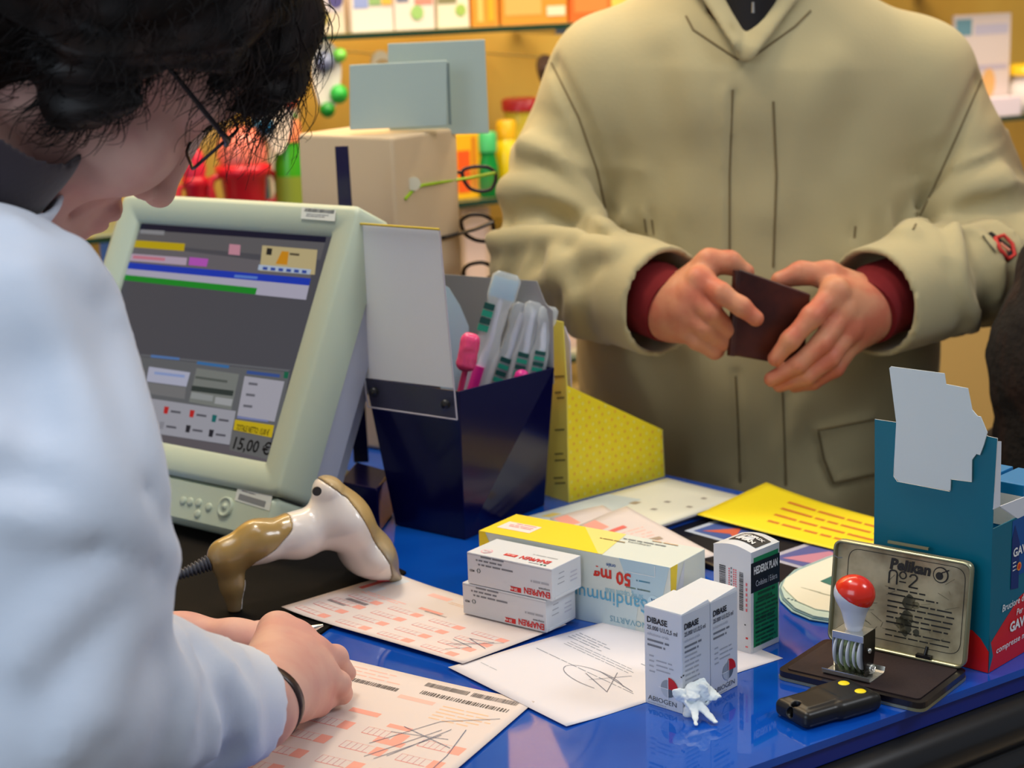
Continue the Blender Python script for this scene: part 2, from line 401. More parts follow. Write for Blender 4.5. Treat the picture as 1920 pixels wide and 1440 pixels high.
carton_good('orange pack with small white label in the middle of the orange row', 946, 1068, -45, ZT, (228, 144, 48), (('r', .05, .2, .6, .9, (240, 170, 90)), ('r', .68, .16, .96, .36, (250, 215, 180))), group='orange packs on the top shelf')
carton_good('red orange pack beside the jacket shoulder on the top shelf', 1073, 1150, -45, ZT, (224, 104, 38), (('r', .1, .2, .9, .8, (238, 130, 60)),), group='orange packs on the top shelf')
# middle shelf
def pacifier_card(label, px0, px1, ytop, ybot, face, blob, n=.02):
    s0, z1 = wallpix(px0, ytop, -n); s1, z0 = wallpix(px1, ybot, -n); w = s1 - s0; h = z1 - z0
    t = thing('hanging_blister_pack', label, 'blister pack', WP((s0 + s1) / 2, -n, z0), WA)
    pts = [(w / 2 * math.cos(a) * (.75 + .25 * math.sin(a)), h / 2 + h / 2 * math.sin(a)) for a in [2 * math.pi * i / 28 for i in range(28)]]
    b = MB(); b.prism(pts, -.004, .004, col(face, .35), axis='y'); b.build('backing_card', t, bevel=.001)
    for (x, y, r, cc) in blob:
        c = MB(); c.X = Matrix.Translation((0, -.018, 0)); c.lathe([(0, -.001), (r * w * .7, .002), (r * w, .010), (r * w * .8, .022), (0, .026)], col(cc, .3), 18, (x * w, -.0, y * h), 'y'); c.build('plastic_toy', t)
    hk = MB(); hk.tube([(0, 0, h * .9), (0, .1, h * .92), (0, SD - n, h * .92)], .002, steel); hk.build('peg_hook', t)
pacifier_card('white rounded blister pack with green toy hanging below the top shelf', 572, 650, 78, 214, (232, 222, 205), ((-.05, .72, .26, (120, 125, 150)), (.28, .28, .24, (50, 175, 60)), (-.05, .08, .2, (20, 130, 30)), (.35, .8, .18, (130, 215, 80))))
pacifier_card('small pale blister pack hanging left of the blank display cards', 690, 738, 96, 170, (215, 200, 170), ((0, .6, .3, (150, 120, 70)),), .05)
pacifier_card('dark brown pack hanging beside the left shoulder seam', 1003, 1040, 103, 160, (96, 70, 52), ((0, .5, .3, (70, 50, 44)),), .04)
pacifier_card('white blister with red star hanging behind the dark curls', 476, 560, 172, 285, (238, 214, 190), ((.34, .8, .16, (226, 90, 60)), (-.3, .45, .2, (20, 100, 140))), .01)
# toys and bottles standing on the middle shelf (seen above the monitor)
def ball_cup(label, px0, px1, ytop, zs, body, dome, handle):
    t, w, h, d = good('baby_cup', label, 'cup', px0, px1, ytop, zs, 0, .01); r = w / 2
    b = MB(); b.lathe([(r * .6, 0), (r * .66, .01), (r * .8, h * .45), (r * .98, h * .5), (r * .98, h * .58), (r * .8, h * .6)], col(body, .3), 28); b.build('cup_body', t)
    c = MB(); c.lathe([(r * .8, h * .6), (r * .9, h * .68), (r * .82, h * .84), (r * .5, h * .96), (r * .12, h)], col(dome, .2), 28); c.build('dome_lid', t)
    for sx in (-1, 1):
        k = MB(); k.tube([(sx * (r * .7), 0, h * .15), (sx * r * 1.15, 0, h * .18), (sx * r * 1.3, 0, h * .32), (sx * r * 1.15, 0, h * .46), (sx * r * .8, 0, h * .5)], .006, col(handle, .3)); k.build('handle', t)
ball_cup('red baby cup with pink dome lid standing above the monitor', 398, 502, 236, ZM, (206, 28, 40), (244, 128, 106), (190, 30, 44))
ball_cup('crimson baby cup half hidden by the pharmacist glasses', 330, 382, 272, ZM, (190, 20, 36), (226, 44, 66), (200, 40, 50))
bottle_good('green bottle with orange cap between red cup and display stand', 508, 566, 226, ZM, (58, 150, 22), (250, 140, 90), capf=.22, neck=.7, band=(128, 140, 40))
bottle_good('small pale bottle with yellow cap at the nose tip of the pharmacist', 338, 362, 300, ZM, (214, 190, 150), (220, 165, 60))
carton_good('orange and yellow box behind the monitor top edge', 330, 372, 340, ZM, (240, 180, 70), (('r', .3, .1, .7, .7, (220, 90, 40)),))
bottle_good('dark teal bottle behind the spectacle lens', 462, 496, 205, ZM, (20, 90, 110), (26, 92, 120), n=.09)
carton_good('tall white carton behind the bottles of the middle shelf', 500, 560, 205, ZM, (240, 214, 190), (('r', .5, .6, .9, .95, (120, 220, 70)),), n=.12)
carton_good('orange carton with yellow stripe right of the display stand', 848, 902, 252, ZM, (240, 176, 16), (('r', .1, .1, .55, .75, (236, 88, 20)), ('r', .62, .1, .75, .95, (214, 120, 20))))
bottle_good('green bottle between orange carton and yellow bottle', 893, 930, 248, ZM, (16, 130, 50), (70, 175, 100), capf=.3, neck=.8)
bottle_good('yellow bottle standing next to the green one', 922, 972, 226, ZM, (222, 190, 16), (226, 170, 24), capf=.25, neck=.6, n=.03)
bottle_good('jar of yellow sweets with red lid beside the jacket sleeve', 938, 1012, 184, ZM, (214, 190, 60), (190, 40, 44), capf=.14, neck=.78, n=.1, cat='jar', kind='lidded_jar')
# lower shelf seen between display stand and jacket
carton_good('pale pink carton on the lowest shelf beside the black spectacles', 858, 912, 392, ZL, (214, 180, 150), (('r', .1, .5, .8, .9, (228, 196, 180)),), n=.02)
carton_good('mustard carton on the lowest shelf behind the brown spectacles', 900, 960, 420, ZL, (176, 136, 40), (('r', .2, .1, .8, .5, (190, 150, 110)),), n=.10)
carton_good('cream and pink carton on the lowest shelf right of the yellow holder', 1030, 1098, 600, ZL, (232, 208, 176), (('r', .3, .2, .9, .8, (226, 190, 170)),))
carton_good('tall blue carton on the lowest shelf left of the monitor', 165, 222, 452, ZL, (74, 108, 170), (('r', .1, .1, .3, .9, (120, 150, 200)),))
carton_good('brown carton beside the blue one, left of the monitor', 128, 166, 452, ZL, (170, 130, 50), ())
# right bay
s0, z1 = wallpix(1788, 30, -.06); s1, z0 = wallpix(1888, 208, -.06)
nt_ = thing('notice_card', 'white printed notice with orange drop standing on the right shelf', 'notice', WP((s0 + s1) / 2, -.06, ZR + .0008), WA)
w = s1 - s0; h = z1 - ZR
b = MB(); b.box((-w / 2, -.004, 0), (w / 2, .004, h), col((226, 206, 200), .5)); b.build('panel', nt_, bevel=.001)
b = MB(); F = Face(b, (-w / 2, -.004, 0), (1, 0, 0), (0, 0, 1), w, h, e=.0004)
F.rect(w * .02, h * .8, w * .3, h * .96, col((110, 150, 165)), 1); F.rect(w * .35, h * .8, w * .95, h * .9, col((196, 186, 205)), 1)
F.rect(w * .3, h * .45, w * .95, h * .5, col((196, 180, 196)), 1); F.disc(w * .62, h * .32, w * .12, col((236, 178, 110)), 2, w * .2); F.rect(w * .3, h * .1, w * .95, h * .18, col((160, 176, 190)), 1)
b.build('printed_front', nt_)
bottle_good('white jar with yellow lid at the right edge of the picture', 1892, 1956, 120, ZR, (222, 210, 206), (232, 186, 30), capf=.22, neck=.9, cat='jar', kind='lidded_jar', n=.03)
carton_good('low white box on the right shelf in front of the notice', 1852, 1915, 184, ZR, (245, 225, 235), (), n=-.02, dep=.04)
carton_good('brown box on the upper right shelf above the shoulder', 1745, 1775, -10, ZT + .04, (110, 80, 60), ())

# ================================================================== THE COUNTER
blue = mat('blue_glass_top', (12, 84, 188), .035, spec=.6, coat=.4, vary=(5, (6, 62, 160), .35, .7))
blue_d = mat('blue_glass_underside', (10, 40, 130), .1, spec=.6)
black_m = mat('black_moulding', (26, 26, 28), .28, spec=.6)
oak = mat('cabinet_oak', (110, 66, 26), .45, vary=(14, (80, 46, 16), .4, .65, (1, 1, .08)))
CP = [(-.08, .97), (.582, 1.424), (-.75, 2.757), (-1.42, 2.31)]
def inset(poly, d):
    out = []; n = len(poly)
    for i in range(n):
        p0, p1, p2 = [Vector(poly[(i + k) % n] + (0,)) for k in (-1, 0, 1)]
        a = (p1 - p0).normalized(); b = (p2 - p1).normalized(); na = Vector((-a.y, a.x, 0)); nb = Vector((-b.y, b.x, 0))
        m_ = (na + nb).normalized(); out.append(tuple((p1 + m_ * (d / max(m_.dot(na), .3)))[:2]))
    return out
def roundc(poly, r, n=8):
    out = []; N = len(poly)
    for i in range(N):
        p0, p1, p2 = [Vector(poly[(i + k) % N] + (0,)) for k in (-1, 0, 1)]
        a = (p0 - p1).normalized(); b = (p2 - p1).normalized(); A = p1 + a * r; B = p1 + b * r
        for k in range(n + 1):
            t = k / n; q = A * (1 - t) ** 2 + p1 * 2 * t * (1 - t) + B * t * t; out.append((q.x, q.y))
    return out
CPr = roundc(CP, .06)
ct = thing('shop_counter', 'long pharmacy counter with glossy blue glass top and black moulded edge', 'counter', (0, 0, 0))
b = MB(); b.prism(CPr, CZ - .006, CZ, blue); b.build('glass_top', ct, bevel=.0015, seg=3)
b = MB(); b.prism(inset(CPr, .003), CZ - .020, CZ - .0062, blue_d); b.build('blue_underlay', ct, bevel=.003)
b = MB(); N_ = len(CPr); rings = []
for d, z in ((.006, CZ - .0205), (-.004, CZ - .024), (-.012, CZ - .032), (-.014, CZ - .044), (-.008, CZ - .056), (-.003, CZ - .060), (-.003, CZ - .064), (-.010, CZ - .066), (-.010, CZ - .082), (.01, CZ - .088)):
    rings.append([(x, y, z) for x, y in inset(CPr, d)])
b.loft(rings[::-1], black_m, True, True); b.build('edge_moulding', ct)
b = MB(); b.prism(inset(CPr, .02), .08, CZ - .0885, oak); b.build('front_panels', ct, bevel=.004)
b = MB(); b.prism(inset(CPr, .07), .0, .0795, black_m); b.build('plinth', ct)

# black desk mat at the pharmacist's place
mp = [G(585, 1203), G(762, 1076), G(640, 1012), G(300, 980), G(150, 1150), G(330, 1300), G(470, 1260)]
mm = MB(); mm.prism([(p.x, p.y) for p in mp], CZ + .0002, CZ + .0022, mat('black_rubber_mat', (13, 11, 11), .75, spec=.12, vary=(30, (22, 17, 15), .5, .75)))
tag(mm.build('desk_mat', bevel=.0008), 'black rubber desk mat under the barcode scanner', 'desk mat')
# ================================================================== CARTONS ON THE COUNTER
card_w = mat('white_carton', (214, 218, 224), .42, spec=.4)
inner_w = mat('raw_card', (205, 205, 200), .7)
K = col((28, 30, 38), .5); GR = col((120, 124, 132), .5); GL = col((170, 174, 182), .5); RED = col((206, 28, 32), .45); WH = col((240, 240, 240), .5)
def place(p1, p0, p2, z=CZ, zt=None):
    g1, g0, g2 = G(*p1, z), G(*p0, z), G(*p2, z); u = g0 - g1; v = g2 - g0
    a = (math.atan2(u.y, u.x) + math.atan2(v.y, v.x) - math.pi / 2) / 2
    return g0, a, u.length, v.length
def carton_thing(name, label, cat, loc, a, w, d, h, m=None, group=None, lid=.0):
    t = thing(name, label, cat, loc, a, group)
    b = MB(); b.box((-w, 0, 0), (0, d, h), m or card_w); b.build('carton_body', t, bevel=.0006)
    return t
def sides(w, d, h, flip=False):
    b = MB(); e = .0002
    return b, Face(b, (-w, 0, 0), (1, 0, 0), (0, 0, 1), w, h, flip, e), Face(b, (0, 0, 0), (0, 1, 0), (0, 0, 1), d, h, flip, e), Face(b, (-w, 0, h), (1, 0, 0), (0, 1, 0), w, d, flip, e)

# --- two flat white tablet cartons with red printing, upside down, one on the other
def flat_carton(label, loc, a, group):
    w, d, h = .086, .041, .0272
    t = carton_thing('tablet_carton', label, 'medicine box', loc, a, w, d, h, group=group)
    b, L, Rr, T = sides(w, d, h, True)
    L.text('ENAPREN', .002, .0018, .0072, RED, w=.026, bold=.03)
    L.rect(.031, .0014, .042, .0056, RED); L.text('20 mg', .0345, .0022, .0032, WH, 3, bold=.02)
    L.text('compresse', .002, .0078, .0026, K, 2, bold=.01); L.lines(.003, .0128, .022, .0022, 1, GL, .8)
    L.lines(.048, .0245, .026, .0033, 1, GR, .45, .9); L.lines(.050, .0210, .029, .0033, 1, GR, .45, .9, seed=3); L.lines(.039, .0175, .036, .0033, 1, GR, .45, .95, seed=5)
    L.text('MSD', .0785, .0108, .0026, K, 2, bold=.02)
    for k in range(2):
        L.line([(.0735, .0108), (.0722, .0127), (.0735, .0146)][::1], .0006, col((20, 90, 90)), 2); L.line([(.0745, .0108), (.0758, .0127), (.0745, .0146)], .0006, col((20, 90, 90)), 2)
    L.rect(.0, .0255, w, .0258, GL, 1)
    T.text('ENAPREN', .010, .008, .0095, RED, w=.029, bold=.03); T.rect(.043, .0085, .055, .014, RED); T.text('20 mg', .0445, .0095, .0035, WH, 3)
    T.lines(.010, .022, .03, .003, 1, GL, .5); T.disc(.072, .009, .0052, col((228, 176, 190)), 1); T.disc(.072, .009, .0040, card_w, 2); T.lines(.0685, .0095, .007, .002, 2, col((228, 176, 190)), .4, k=3)
    T.disc(.010, .0045, .0012, col((20, 110, 90)), 2); T.disc(.0135, .0045, .0012, col((20, 110, 90)), 2); T.lines(.016, .0040, .012, .0015, 1, GR, .7)
    for i in range(3): Rr.rect(.024, .012 + i * .0042, .0335 - .001 * i, .0128 + i * .0042, GL)
    Rr.lines(.006, .0165, .014, .0035, 3, col((190, 192, 205)), .35, .7)
    b.build('printed_sides', t)
    f = MB(); f.box((.00005, .003, .0006), (.0007, d - .003, .0026), card_w); f.build('tuck_flap', t)
    return t
gE = 'white tablet cartons with red printing'
g0, a0, _, _ = place((863.3, 1150.8), (1026.7, 1185.8), (1087.5, 1160.8))
flat_carton('lower of the two white tablet cartons, resting on the pink form', G(1025, 1187, CZ + .004), R(-37.5), gE)
p = G(1036, 1128, CZ + .0318); flat_carton('upper of the two white tablet cartons, stacked askew on the other', p, R(-37.0), gE)

# --- long yellow and pale blue carton lying behind them
P0 = G(1259, 1203)
hS = .0605; A_, B_, C_ = G(898, 996, CZ + hS), G(1257, 1065, CZ + hS), G(1331, 1030, CZ + hS)
wS = (A_ - B_).length; dS = (C_ - B_).length * .97; aS = math.atan2((B_ - A_).y, (B_ - A_).x)
pale = col((214, 222, 216), .42); sky = col((176, 206, 222), .42); yel = col((242, 214, 40), .42); yel2 = col((236, 222, 130), .42)
t = carton_thing('long_carton', 'long yellow and pale blue capsule carton lying behind the white tablet cartons', 'medicine box', (B_.x, B_.y, CZ + .0003), aS, wS, dS, hS, pale)
b, L, Rr, T = sides(wS, dS, hS, True)
w = wS
L.poly([(w, 0), (w, hS), (w * .965, hS), (w * .80, 0)][::-1], yel)
L.poly([(w * .55, 0), (w * .18, 0), (w * .16, hS * .4), (w * .6, hS * .4)], col((200, 218, 222)), 1)
L.poly([(0, 0.0), (w * .33, 0), (w * .36, hS * .42), (w * .26, hS * .98), (w * .12, hS * .98), (w * .02, hS * .2)], sky, 1) if False else None
L.poly([(w * .005, hS), (w * .255, hS), (w * .20, hS * .60), (w * .10, hS * .10), (w * .085, hS * .02), (w * .06, hS * .3)], sky, 1)
bl = col((96, 170, 205), .42); bl2 = col((130, 190, 212))
L.text('Sandimmun', w * .115, hS * .29, .0165, bl, 3, w=.074, bold=.005)
L.text('50 mg capsule molli', w * .135, hS * .46, .0070, bl2, 3, w=.036)
L.text('50 mg', w * .195, hS * .62, .0150, col((206, 50, 34)), 3, w=.036, bold=.03)
L.lines(w * .10, hS * .60, .028, .0035, 1, col((120, 150, 140)), .4); L.lines(w * .10, hS * .72, .016, .003, 1, bl, .5)
L.text('orale', w * .27, hS * .84, .0045, col((50, 90, 150)), 3, bold=.02)
L.text('NOVARTIS', w * .115, hS * .075, .0072, col((120, 168, 190)), 3, w=.036)
L.disc(w * .082, hS * .47, .0058, col((190, 220, 235)), 3); L.poly([(w * .072, hS * .52), (w * .083, hS * .40), (w * .083, hS * .52)], col((20, 60, 120)), 4); L.poly([(w * .086, hS * .44), (w * .096, hS * .53), (w * .088, hS * .52)], col((40, 100, 150)), 4)
L.line([(w * .088, hS * .06), (w * .082, hS * .10), (w * .086, hS * .15), (w * .094, hS * .16)], .0012, col((180, 120, 90)), 3)
L.line([(w * .075, hS * .98), (w * .075, hS * .83), (w * .22, hS * .83)], .0004, WH, 3)
T.poly([(w, 0), (w, dS), (w * .62, dS), (w * .36, 0)], yel); T.poly([(w * .62, dS), (w * .50, dS), (w * .23, 0), (w * .36, 0)], yel2, 1) if False else None
T.poly([(w * .62, dS), (w * .40, dS), (w * .34, dS * .0), (w * .36, 0)], yel2, 1)
T.rect(w * .78, dS * .28, w * .96, dS * .62, col((244, 224, 220)), 2); T.lines(w * .80, dS * .48, w * .13, .0035, 2, col((226, 120, 120)), .3, k=3); T.lines(w * .80, dS * .56, w * .13, .0035, 1, col((226, 120, 120)), .3, k=3)
T.text('ciclosporina', w * .22, dS * .66, .0042, K, 3, w=.022, bold=.01); T.lines(w * .34, dS * .62, .03, .003, 1, col((150, 120, 70)), .5, k=3); T.lines(w * .16, dS * .78, .05, .003, 1, GR, .5, k=3)
T.lines(w * .12, dS * .9, .03, .004, 1, col((214, 180, 150)), .5, k=3)
Rr.poly([(dS, 0), (dS, hS), (dS * .80, hS), (dS * .86, hS * .6), (dS * .72, 0)], yel); Rr.poly([(dS * .86, hS * .6), (dS * .70, hS * .2), (dS * .6, hS)], col((206, 214, 228)), 1)
Rr.rect(dS * .12, hS * .33, dS * .38, hS * .48, col((46, 104, 120)), 2); Rr.lines(dS * .15, hS * .38, dS * .2, .003, 1, col((150, 190, 200)), .5, k=3)
Rr.text('50 mg', dS * .42, hS * .36, .0045, col((200, 110, 80)), 2, bold=.02); Rr.lines(dS * .32, hS * .18, dS * .2, .005, 1, col((160, 130, 120)), .5)
b.build('printed_sides', t)
f = MB(); f.box((-.0004, .002, -.0), (.0008, dS - .002, .001), pale); f.build('tuck_flap', t)

# --- tall white carton with the green side
g0, a, _, d = place((1335, 1212), (1408.5, 1228), (1467.5, 1206)); w = .037; d = .0365; h = .0865
t = carton_thing('syrup_carton', 'tall white carton with black and green printed side standing behind the small white pair', 'medicine box', g0, R(-45), w, d, h - .003)
b, L, Rr, T = sides(w, d, h, False); green = col((22, 138, 84), .45); blk = col((12, 16, 34), .4)
Rr.rect(.003, .005, d - .002, h - .008, green); Rr.rect(-.0008, h * .585, d - .0002, h * .865, blk, 2)
Rr.text('HEDERIX PLAN', .0025, h * .755, .0085, WH, 4, w=.0305, bold=.035); Rr.text('Codeina / Edera', .005, h * .635, .0068, col((200, 205, 215)), 4, w=.0275)
dg = col((8, 70, 44)); Rr.lines(.008, h * .545, .022, .0042, 2, dg, .5, k=3); Rr.lines(.005, h * .47, .029, .0036, 5, dg, .42, .8, k=3); Rr.lines(.005, h * .315, .029, .0036, 4, dg, .42, .8, k=3); Rr.lines(.005, h * .185, .027, .0034, 4, dg, .42, .8, k=3)
L.bars(.006, h * .42, .0062, h * .36, K, 1, 3, True); L.bars(.0255, h * .40, .0040, h * .36, K, 1, 4, True)
rd = col((226, 110, 120))
for x in (.0150, .0195, .0215): L.lines(x, h * .76, .0014, .0019, 17, rd, .6, 1, seed=int(x * 9999))
for i in range(9): L.rect(.0172, h * .45 + i * .0034, .0184, h * .45 + i * .0034 + .0018, GR)
for i in range(6): L.rect(.0318, h * .40 + i * .0042, .0334, h * .40 + i * .0042 + .0024, rd)
L.rect(.0318, .012, .034, .0135, RED); L.rect(.0315, .005, .034, .0062, rd); L.rect(.0305, .023, .032, .024, K)
b.build('printed_sides', t)
# domed tuck-in lid with the black name patch
b = MB(); n = 10
def lidz(x, y): return h - .003 + .0045 * math.sin(math.pi * min(max((x + w) / w, 0), 1)) * (.7 + .3 * math.cos(math.pi * (y / d - .5)))
ring = lambda y: [(-w + w * i / n, y, lidz(-w + w * i / n, y)) for i in range(n + 1)] + [(-w + w * (n - i) / n, y, h - .0035) for i in range(n + 1)]
b.loft([ring(d * k / 4) for k in range(5)], card_w, True, False)
b.build('lid_flap', t)
b = MB(); F = Face(b, (0, 0, 0), (1, 0, 0), (0, 1, 0), w, d, warp=lambda s, v: (-w + s, v, lidz(-w + s, v) + .0003))
F.rect(.008, .009, .0345, .029, K, 1)
F.text('HEDERIX', .0115, .0205, .0055, WH, 3, w=.021, bold=.03); F.text('PLAN', .016, .0110, .0065, WH, 3, w=.014, bold=.04)
b.build('name_patch', t)

# --- the pair of small white cartons
def small_carton(label, loc, a, slim, group):
    w, d, h = .0345, .0335, .0755
    t = carton_thing('vial_carton', label, 'medicine box', loc, a, w, d, h, group=group)
    b, L, Rr, T = sides(w, d, h)
    for F, ww, k in ((L, w, 1), (Rr, d, .9)):
        F.text('DIBASE', .003 * k, h * .845, .0062, K, 2, w=.0185 * k, bold=.03)
        F.text('25.000 U.I./2,5 ml', .003 * k, h * .775, .0045, col((70, 72, 82)), 2, w=.0275 * k, bold=.02)
        F.text('soluzione orale', .003 * k, h * .715, .0036, GL, 2, w=.020 * k)
        F.lines(.003, h * .655, .020, .0038, 2, GR, .42)
        if F is L or not slim:
            F.lines(.0045, h * .50, .005, .004, 4, GL, .3); F.lines(.011, h * .465, .017, .0036, 3, GL, .3)
            cx, cy, r, ry = ww - .0125, h * .215, .0085, .0088
            F.sector(cx, cy, r * .82, 90, 180, col((150, 158, 166)), 2); F.sector(cx, cy, r * .82, 180, 270, col((188, 196, 202)), 2); F.sector(cx, cy, r * .75, 270, 360, col((96, 106, 116)), 2)
            F.sector(cx + .0002, cy + .0002, r * 1.05, -2, 90, RED, 3); F.line([(cx, cy - r), (cx, cy + r)], .0005, WH, 4); F.line([(cx - r, cy), (cx, cy)], .0005, WH, 4)
            F.text('ABIOGEN', .003, h * .05, .0052, col((84, 86, 92)), 2, w=.0262)
            F.lines(.003, h * .02, .02, .002, 1, GL, .3)
        else:
            F.lines(.0035, h * .56, .02, .0036, 8, GL, .35, .75)
    if slim: L.rect(w - .0012, h * .37, w, h * .385, K, 2); Rr.rect(0, h * .385, .0018, h * .40, K, 2)
    b.build('printed_sides', t)
    f = MB(); f.hexa([(-w, 0, h), (0, 0, h), (0, d, h), (-w, d, h)], [(-w + .001, .001, h + .0004), (-.0005, .0006, h + .0005), (-.001, d - .001, h + .0028), (-w + .002, d - .001, h + .0032)], card_w); f.build('lid_flap', t, bevel=.0004)
    return t
gD = 'pair of small white vial cartons'
g0, a, _, d = place((1205.6, 1320), (1280, 1339.5), (1394.4, 1291))
small_carton('front one of the two small white vial cartons, the crumpled tissue at its foot', g0, a, True, gD)
v = Vector((-math.sin(a), math.cos(a), 0))
small_carton('rear one of the two small white vial cartons, nearest the green sided carton', g0 + v * .0342, a + R(.6), False, gD)

# ================================================================== PAPERS
paper = mat('printing_paper', (222, 219, 226), .6, spec=.3)
pinkp = mat('prescription_paper', (226, 213, 208), .6, spec=.3)
PK = col((242, 166, 150)); PK2 = col((246, 190, 178)); PKD = col((232, 110, 100)); LILAC = col((196, 190, 214))
class Sheet:
    def __init__(s, name, label, cat, px, m, z=.0006, amp=.0012, fn=None, nx=24, ny=16, group=None):
        s.c = [G(*p, CZ + z) for p in px]     # origin, end of s, far corner, end of t
        s.w = (s.c[1] - s.c[0]).length; s.h = (s.c[3] - s.c[0]).length; s.z = z; s.fn = fn or (lambda a, b: 0)
        s.o = s.c[0].copy(); s.amp = amp
        s.t = thing(name, label, cat, s.o, 0, group)
        b = MB(); vs = [s.W(s.w * i / nx, s.h * j / ny) for j in range(ny + 1) for i in range(nx + 1)]
        b.add(vs, [(j * (nx + 1) + i, j * (nx + 1) + i + 1, (j + 1) * (nx + 1) + i + 1, (j + 1) * (nx + 1) + i) for j in range(ny) for i in range(nx)], m, True)
        b.build('paper_sheet', s.t, solid=.00018)
        s.b = MB(); s.F = Face(s.b, (0, 0, 0), (1, 0, 0), (0, 1, 0), s.w, s.h, warp=s.W, e=.00016)
    def W(s, a, b):
        x, y = a / s.w, b / s.h
        p = s.c[0] * (1 - x) * (1 - y) + s.c[1] * x * (1 - y) + s.c[2] * x * y + s.c[3] * (1 - x) * y - s.o
        return (p.x, p.y, p.z + s.amp * (.5 - .5 * math.cos(x * 5 + y * 3)) + s.fn(x, y))
    def done(s): s.b.build('print', s.t)
def form_print(S, dense=True, seed=0):
    F, w, h = S.F, S.w, S.h; rr = random.Random(seed)
    for r in range(4 if dense else 3):           # rows of little boxes
        y = h * (.06 + r * .135)
        for c in range(4):
            x = w * (.04 + c * .235) + r * w * .012
            for k in range(5): 
                F.line([(x + k * w * .024, y), (x + k * w * .024, y + h * .055)], .0005, col((206, 140, 150)))
            F.line([(x, y), (x + w * .12, y)], .0007, PKD); F.line([(x, y + h * .055), (x + w * .12, y + h * .055)], .0004, PK)
            F.rect(x + w * .125, y - h * .005, x + w * .175, y + h * .06, PK)
    F.lines(w * .08, h * .60, w * .25, h * .03, 2, PK2, .5, .6); F.rect(w * .40, h * .60, w * .53, h * .635, PK)
bump = lambda x, y: .006 * max(0, .12 - x) * 8 * (1 - y) * .3
S1 = Sheet('prescription_form', 'pink prescription form under the scanner nose and the white tablet cartons', 'prescription', ((528, 1146), (868, 1245), (1062, 1172), (742, 1084)), pinkp, .0026, .0010, lambda x, y: .004 * (1 - x) ** 6)
form_print(S1, seed=1); F = S1.F; w, h = S1.w, S1.h
F.bars(w * .50, h * .90, w * .42, h * .035, col((96, 84, 80)), 2, 5); F.rect(w * .30, h * .84, w * .42, h * .90, PK2); F.lines(w * .44, h * .84, w * .4, h * .025, 2, col((226, 190, 160)), .4)
F.rect(w * .03, h * .62, w * .055, h * .93, PKD); F.rect(w * .06, h * .60, w * .12, h * .96, col((214, 218, 224)), 1)
F.bars(w * .10, h * .40, w * .12, h * .04, col((120, 110, 116)), 2, 9); F.bars(w * .06, h * .30, w * .10, h * .03, col((140, 130, 136)), 2, 10)
F.bars(w * .45, h * .58, w * .12, h * .02, col((150, 130, 130)), 2, 12)
for q in ([(.80, .20), (.93, .42), (.82, .38), (.95, .30)], [(.78, .30), (.90, .26), (.84, .12)], [(.83, .22), (.96, .46)]): F.line([(a_ * w, b_ * h) for a_, b_ in q], .0005, col((80, 90, 120)), 3)
S1.done()
S2 = Sheet('prescription_form', 'pink prescription form with signature lying under the writing hand', 'prescription', ((300, 1420), (760, 1530), (1003, 1317), (604, 1228)), pinkp, .0008, .0012, lambda x, y: .002 * x * x * (1 - y))
form_print(S2, seed=2); F = S2.F; w, h = S2.w, S2.h
F.bars(w * .20, h * .83, w * .27, h * .030, col((84, 76, 74)), 2, 15); F.bars(w * .54, h * .93, w * .19, h * .035, col((96, 88, 84)), 2, 16); F.bars(w * .75, h * .93, w * .20, h * .035, col((96, 88, 84)), 2, 17)
F.bars(w * .56, h * .86, w * .39, h * .03, col((84, 78, 76)), 2, 18); F.rect(w * .50, h * .79, w * .66, h * .82, PK2); F.lines(w * .1, h * .95, w * .35, h * .03, 3, PK2, .3, .8); F.rect(w * .08, h * .77, w * .18, h * .81, PK)
F.lines(w * .70, h * .80, w * .24, h * .028, 5, col((240, 196, 160)), .3, .7); F.rect(w * .62, h * .42, w * .74, h * .46, PK); F.rect(w * .60, h * .55, w * .70, h * .58, PK)
for q in ([(.66, .30), (.80, .62)], [(.70, .30), (.82, .58)], [(.73, .34), (.83, .64)], [(.64, .52), (.86, .56)], [(.66, .58), (.9, .50)], [(.88, .66), (.92, .44), (.93, .2)], [(.62, .40), (.76, .68), (.95, .80)]): F.line([(a_ * w, b_ * h) for a_, b_ in q], .0006, col((96, 110, 140)), 3)
S2.done()
gB = G(1062, 1365) ; gL = G(840, 1254); gR = G(1468, 1234); gT = gL + (gR - gB)
def topix(p):
    d = Vector(p) - CAMP; return (960 + FPX * d.dot(_r) / d.dot(_f), 720 - FPX * d.dot(_u) / d.dot(_f))
S3 = Sheet('printed_sheet', 'white A5 sheet with signature under the small white cartons', 'paper sheet', ((840, 1254), (1062, 1365), (1468, 1234), topix(gT)), paper, .0004, .0, lambda x, y: .0016 * max(0, math.sin(y * 3.1)) * (1 - x) * 1.2 + .003 * max(0, .15 - y) * 3)
F, w, h = S3.F, S3.w, S3.h; tx = col((130, 136, 150))
F.lines(w * .12, h * .50, w * .55, h * .016, 3, tx, .22, .9); F.lines(w * .05, h * .58, w * .3, h * .018, 4, tx, .25, .7); F.lines(w * .6, h * .60, w * .35, h * .02, 3, tx, .25, .7); F.lines(w * .05, h * .12, w * .18, h * .014, 1, GL, .3)
F.lines(w * .08, h * .36, w * .8, h * .02, 1, tx, .2, 1)
sg = col((110, 112, 128)); arc = [(.60 + .22 * math.cos(x), .34 + .06 * math.sin(x)) for x in np.linspace(.6, 5.2, 22)]
F.line([(a_ * w, b_ * h) for a_, b_ in arc], .0005, sg, 3)
for q in ([(.55, .40), (.86, .37)], [(.62, .44), (.78, .30), (.52, .35)], [(.70, .46), (.60, .32)]): F.line([(a_ * w, b_ * h) for a_, b_ in q], .0005, sg, 3)
S3.done()
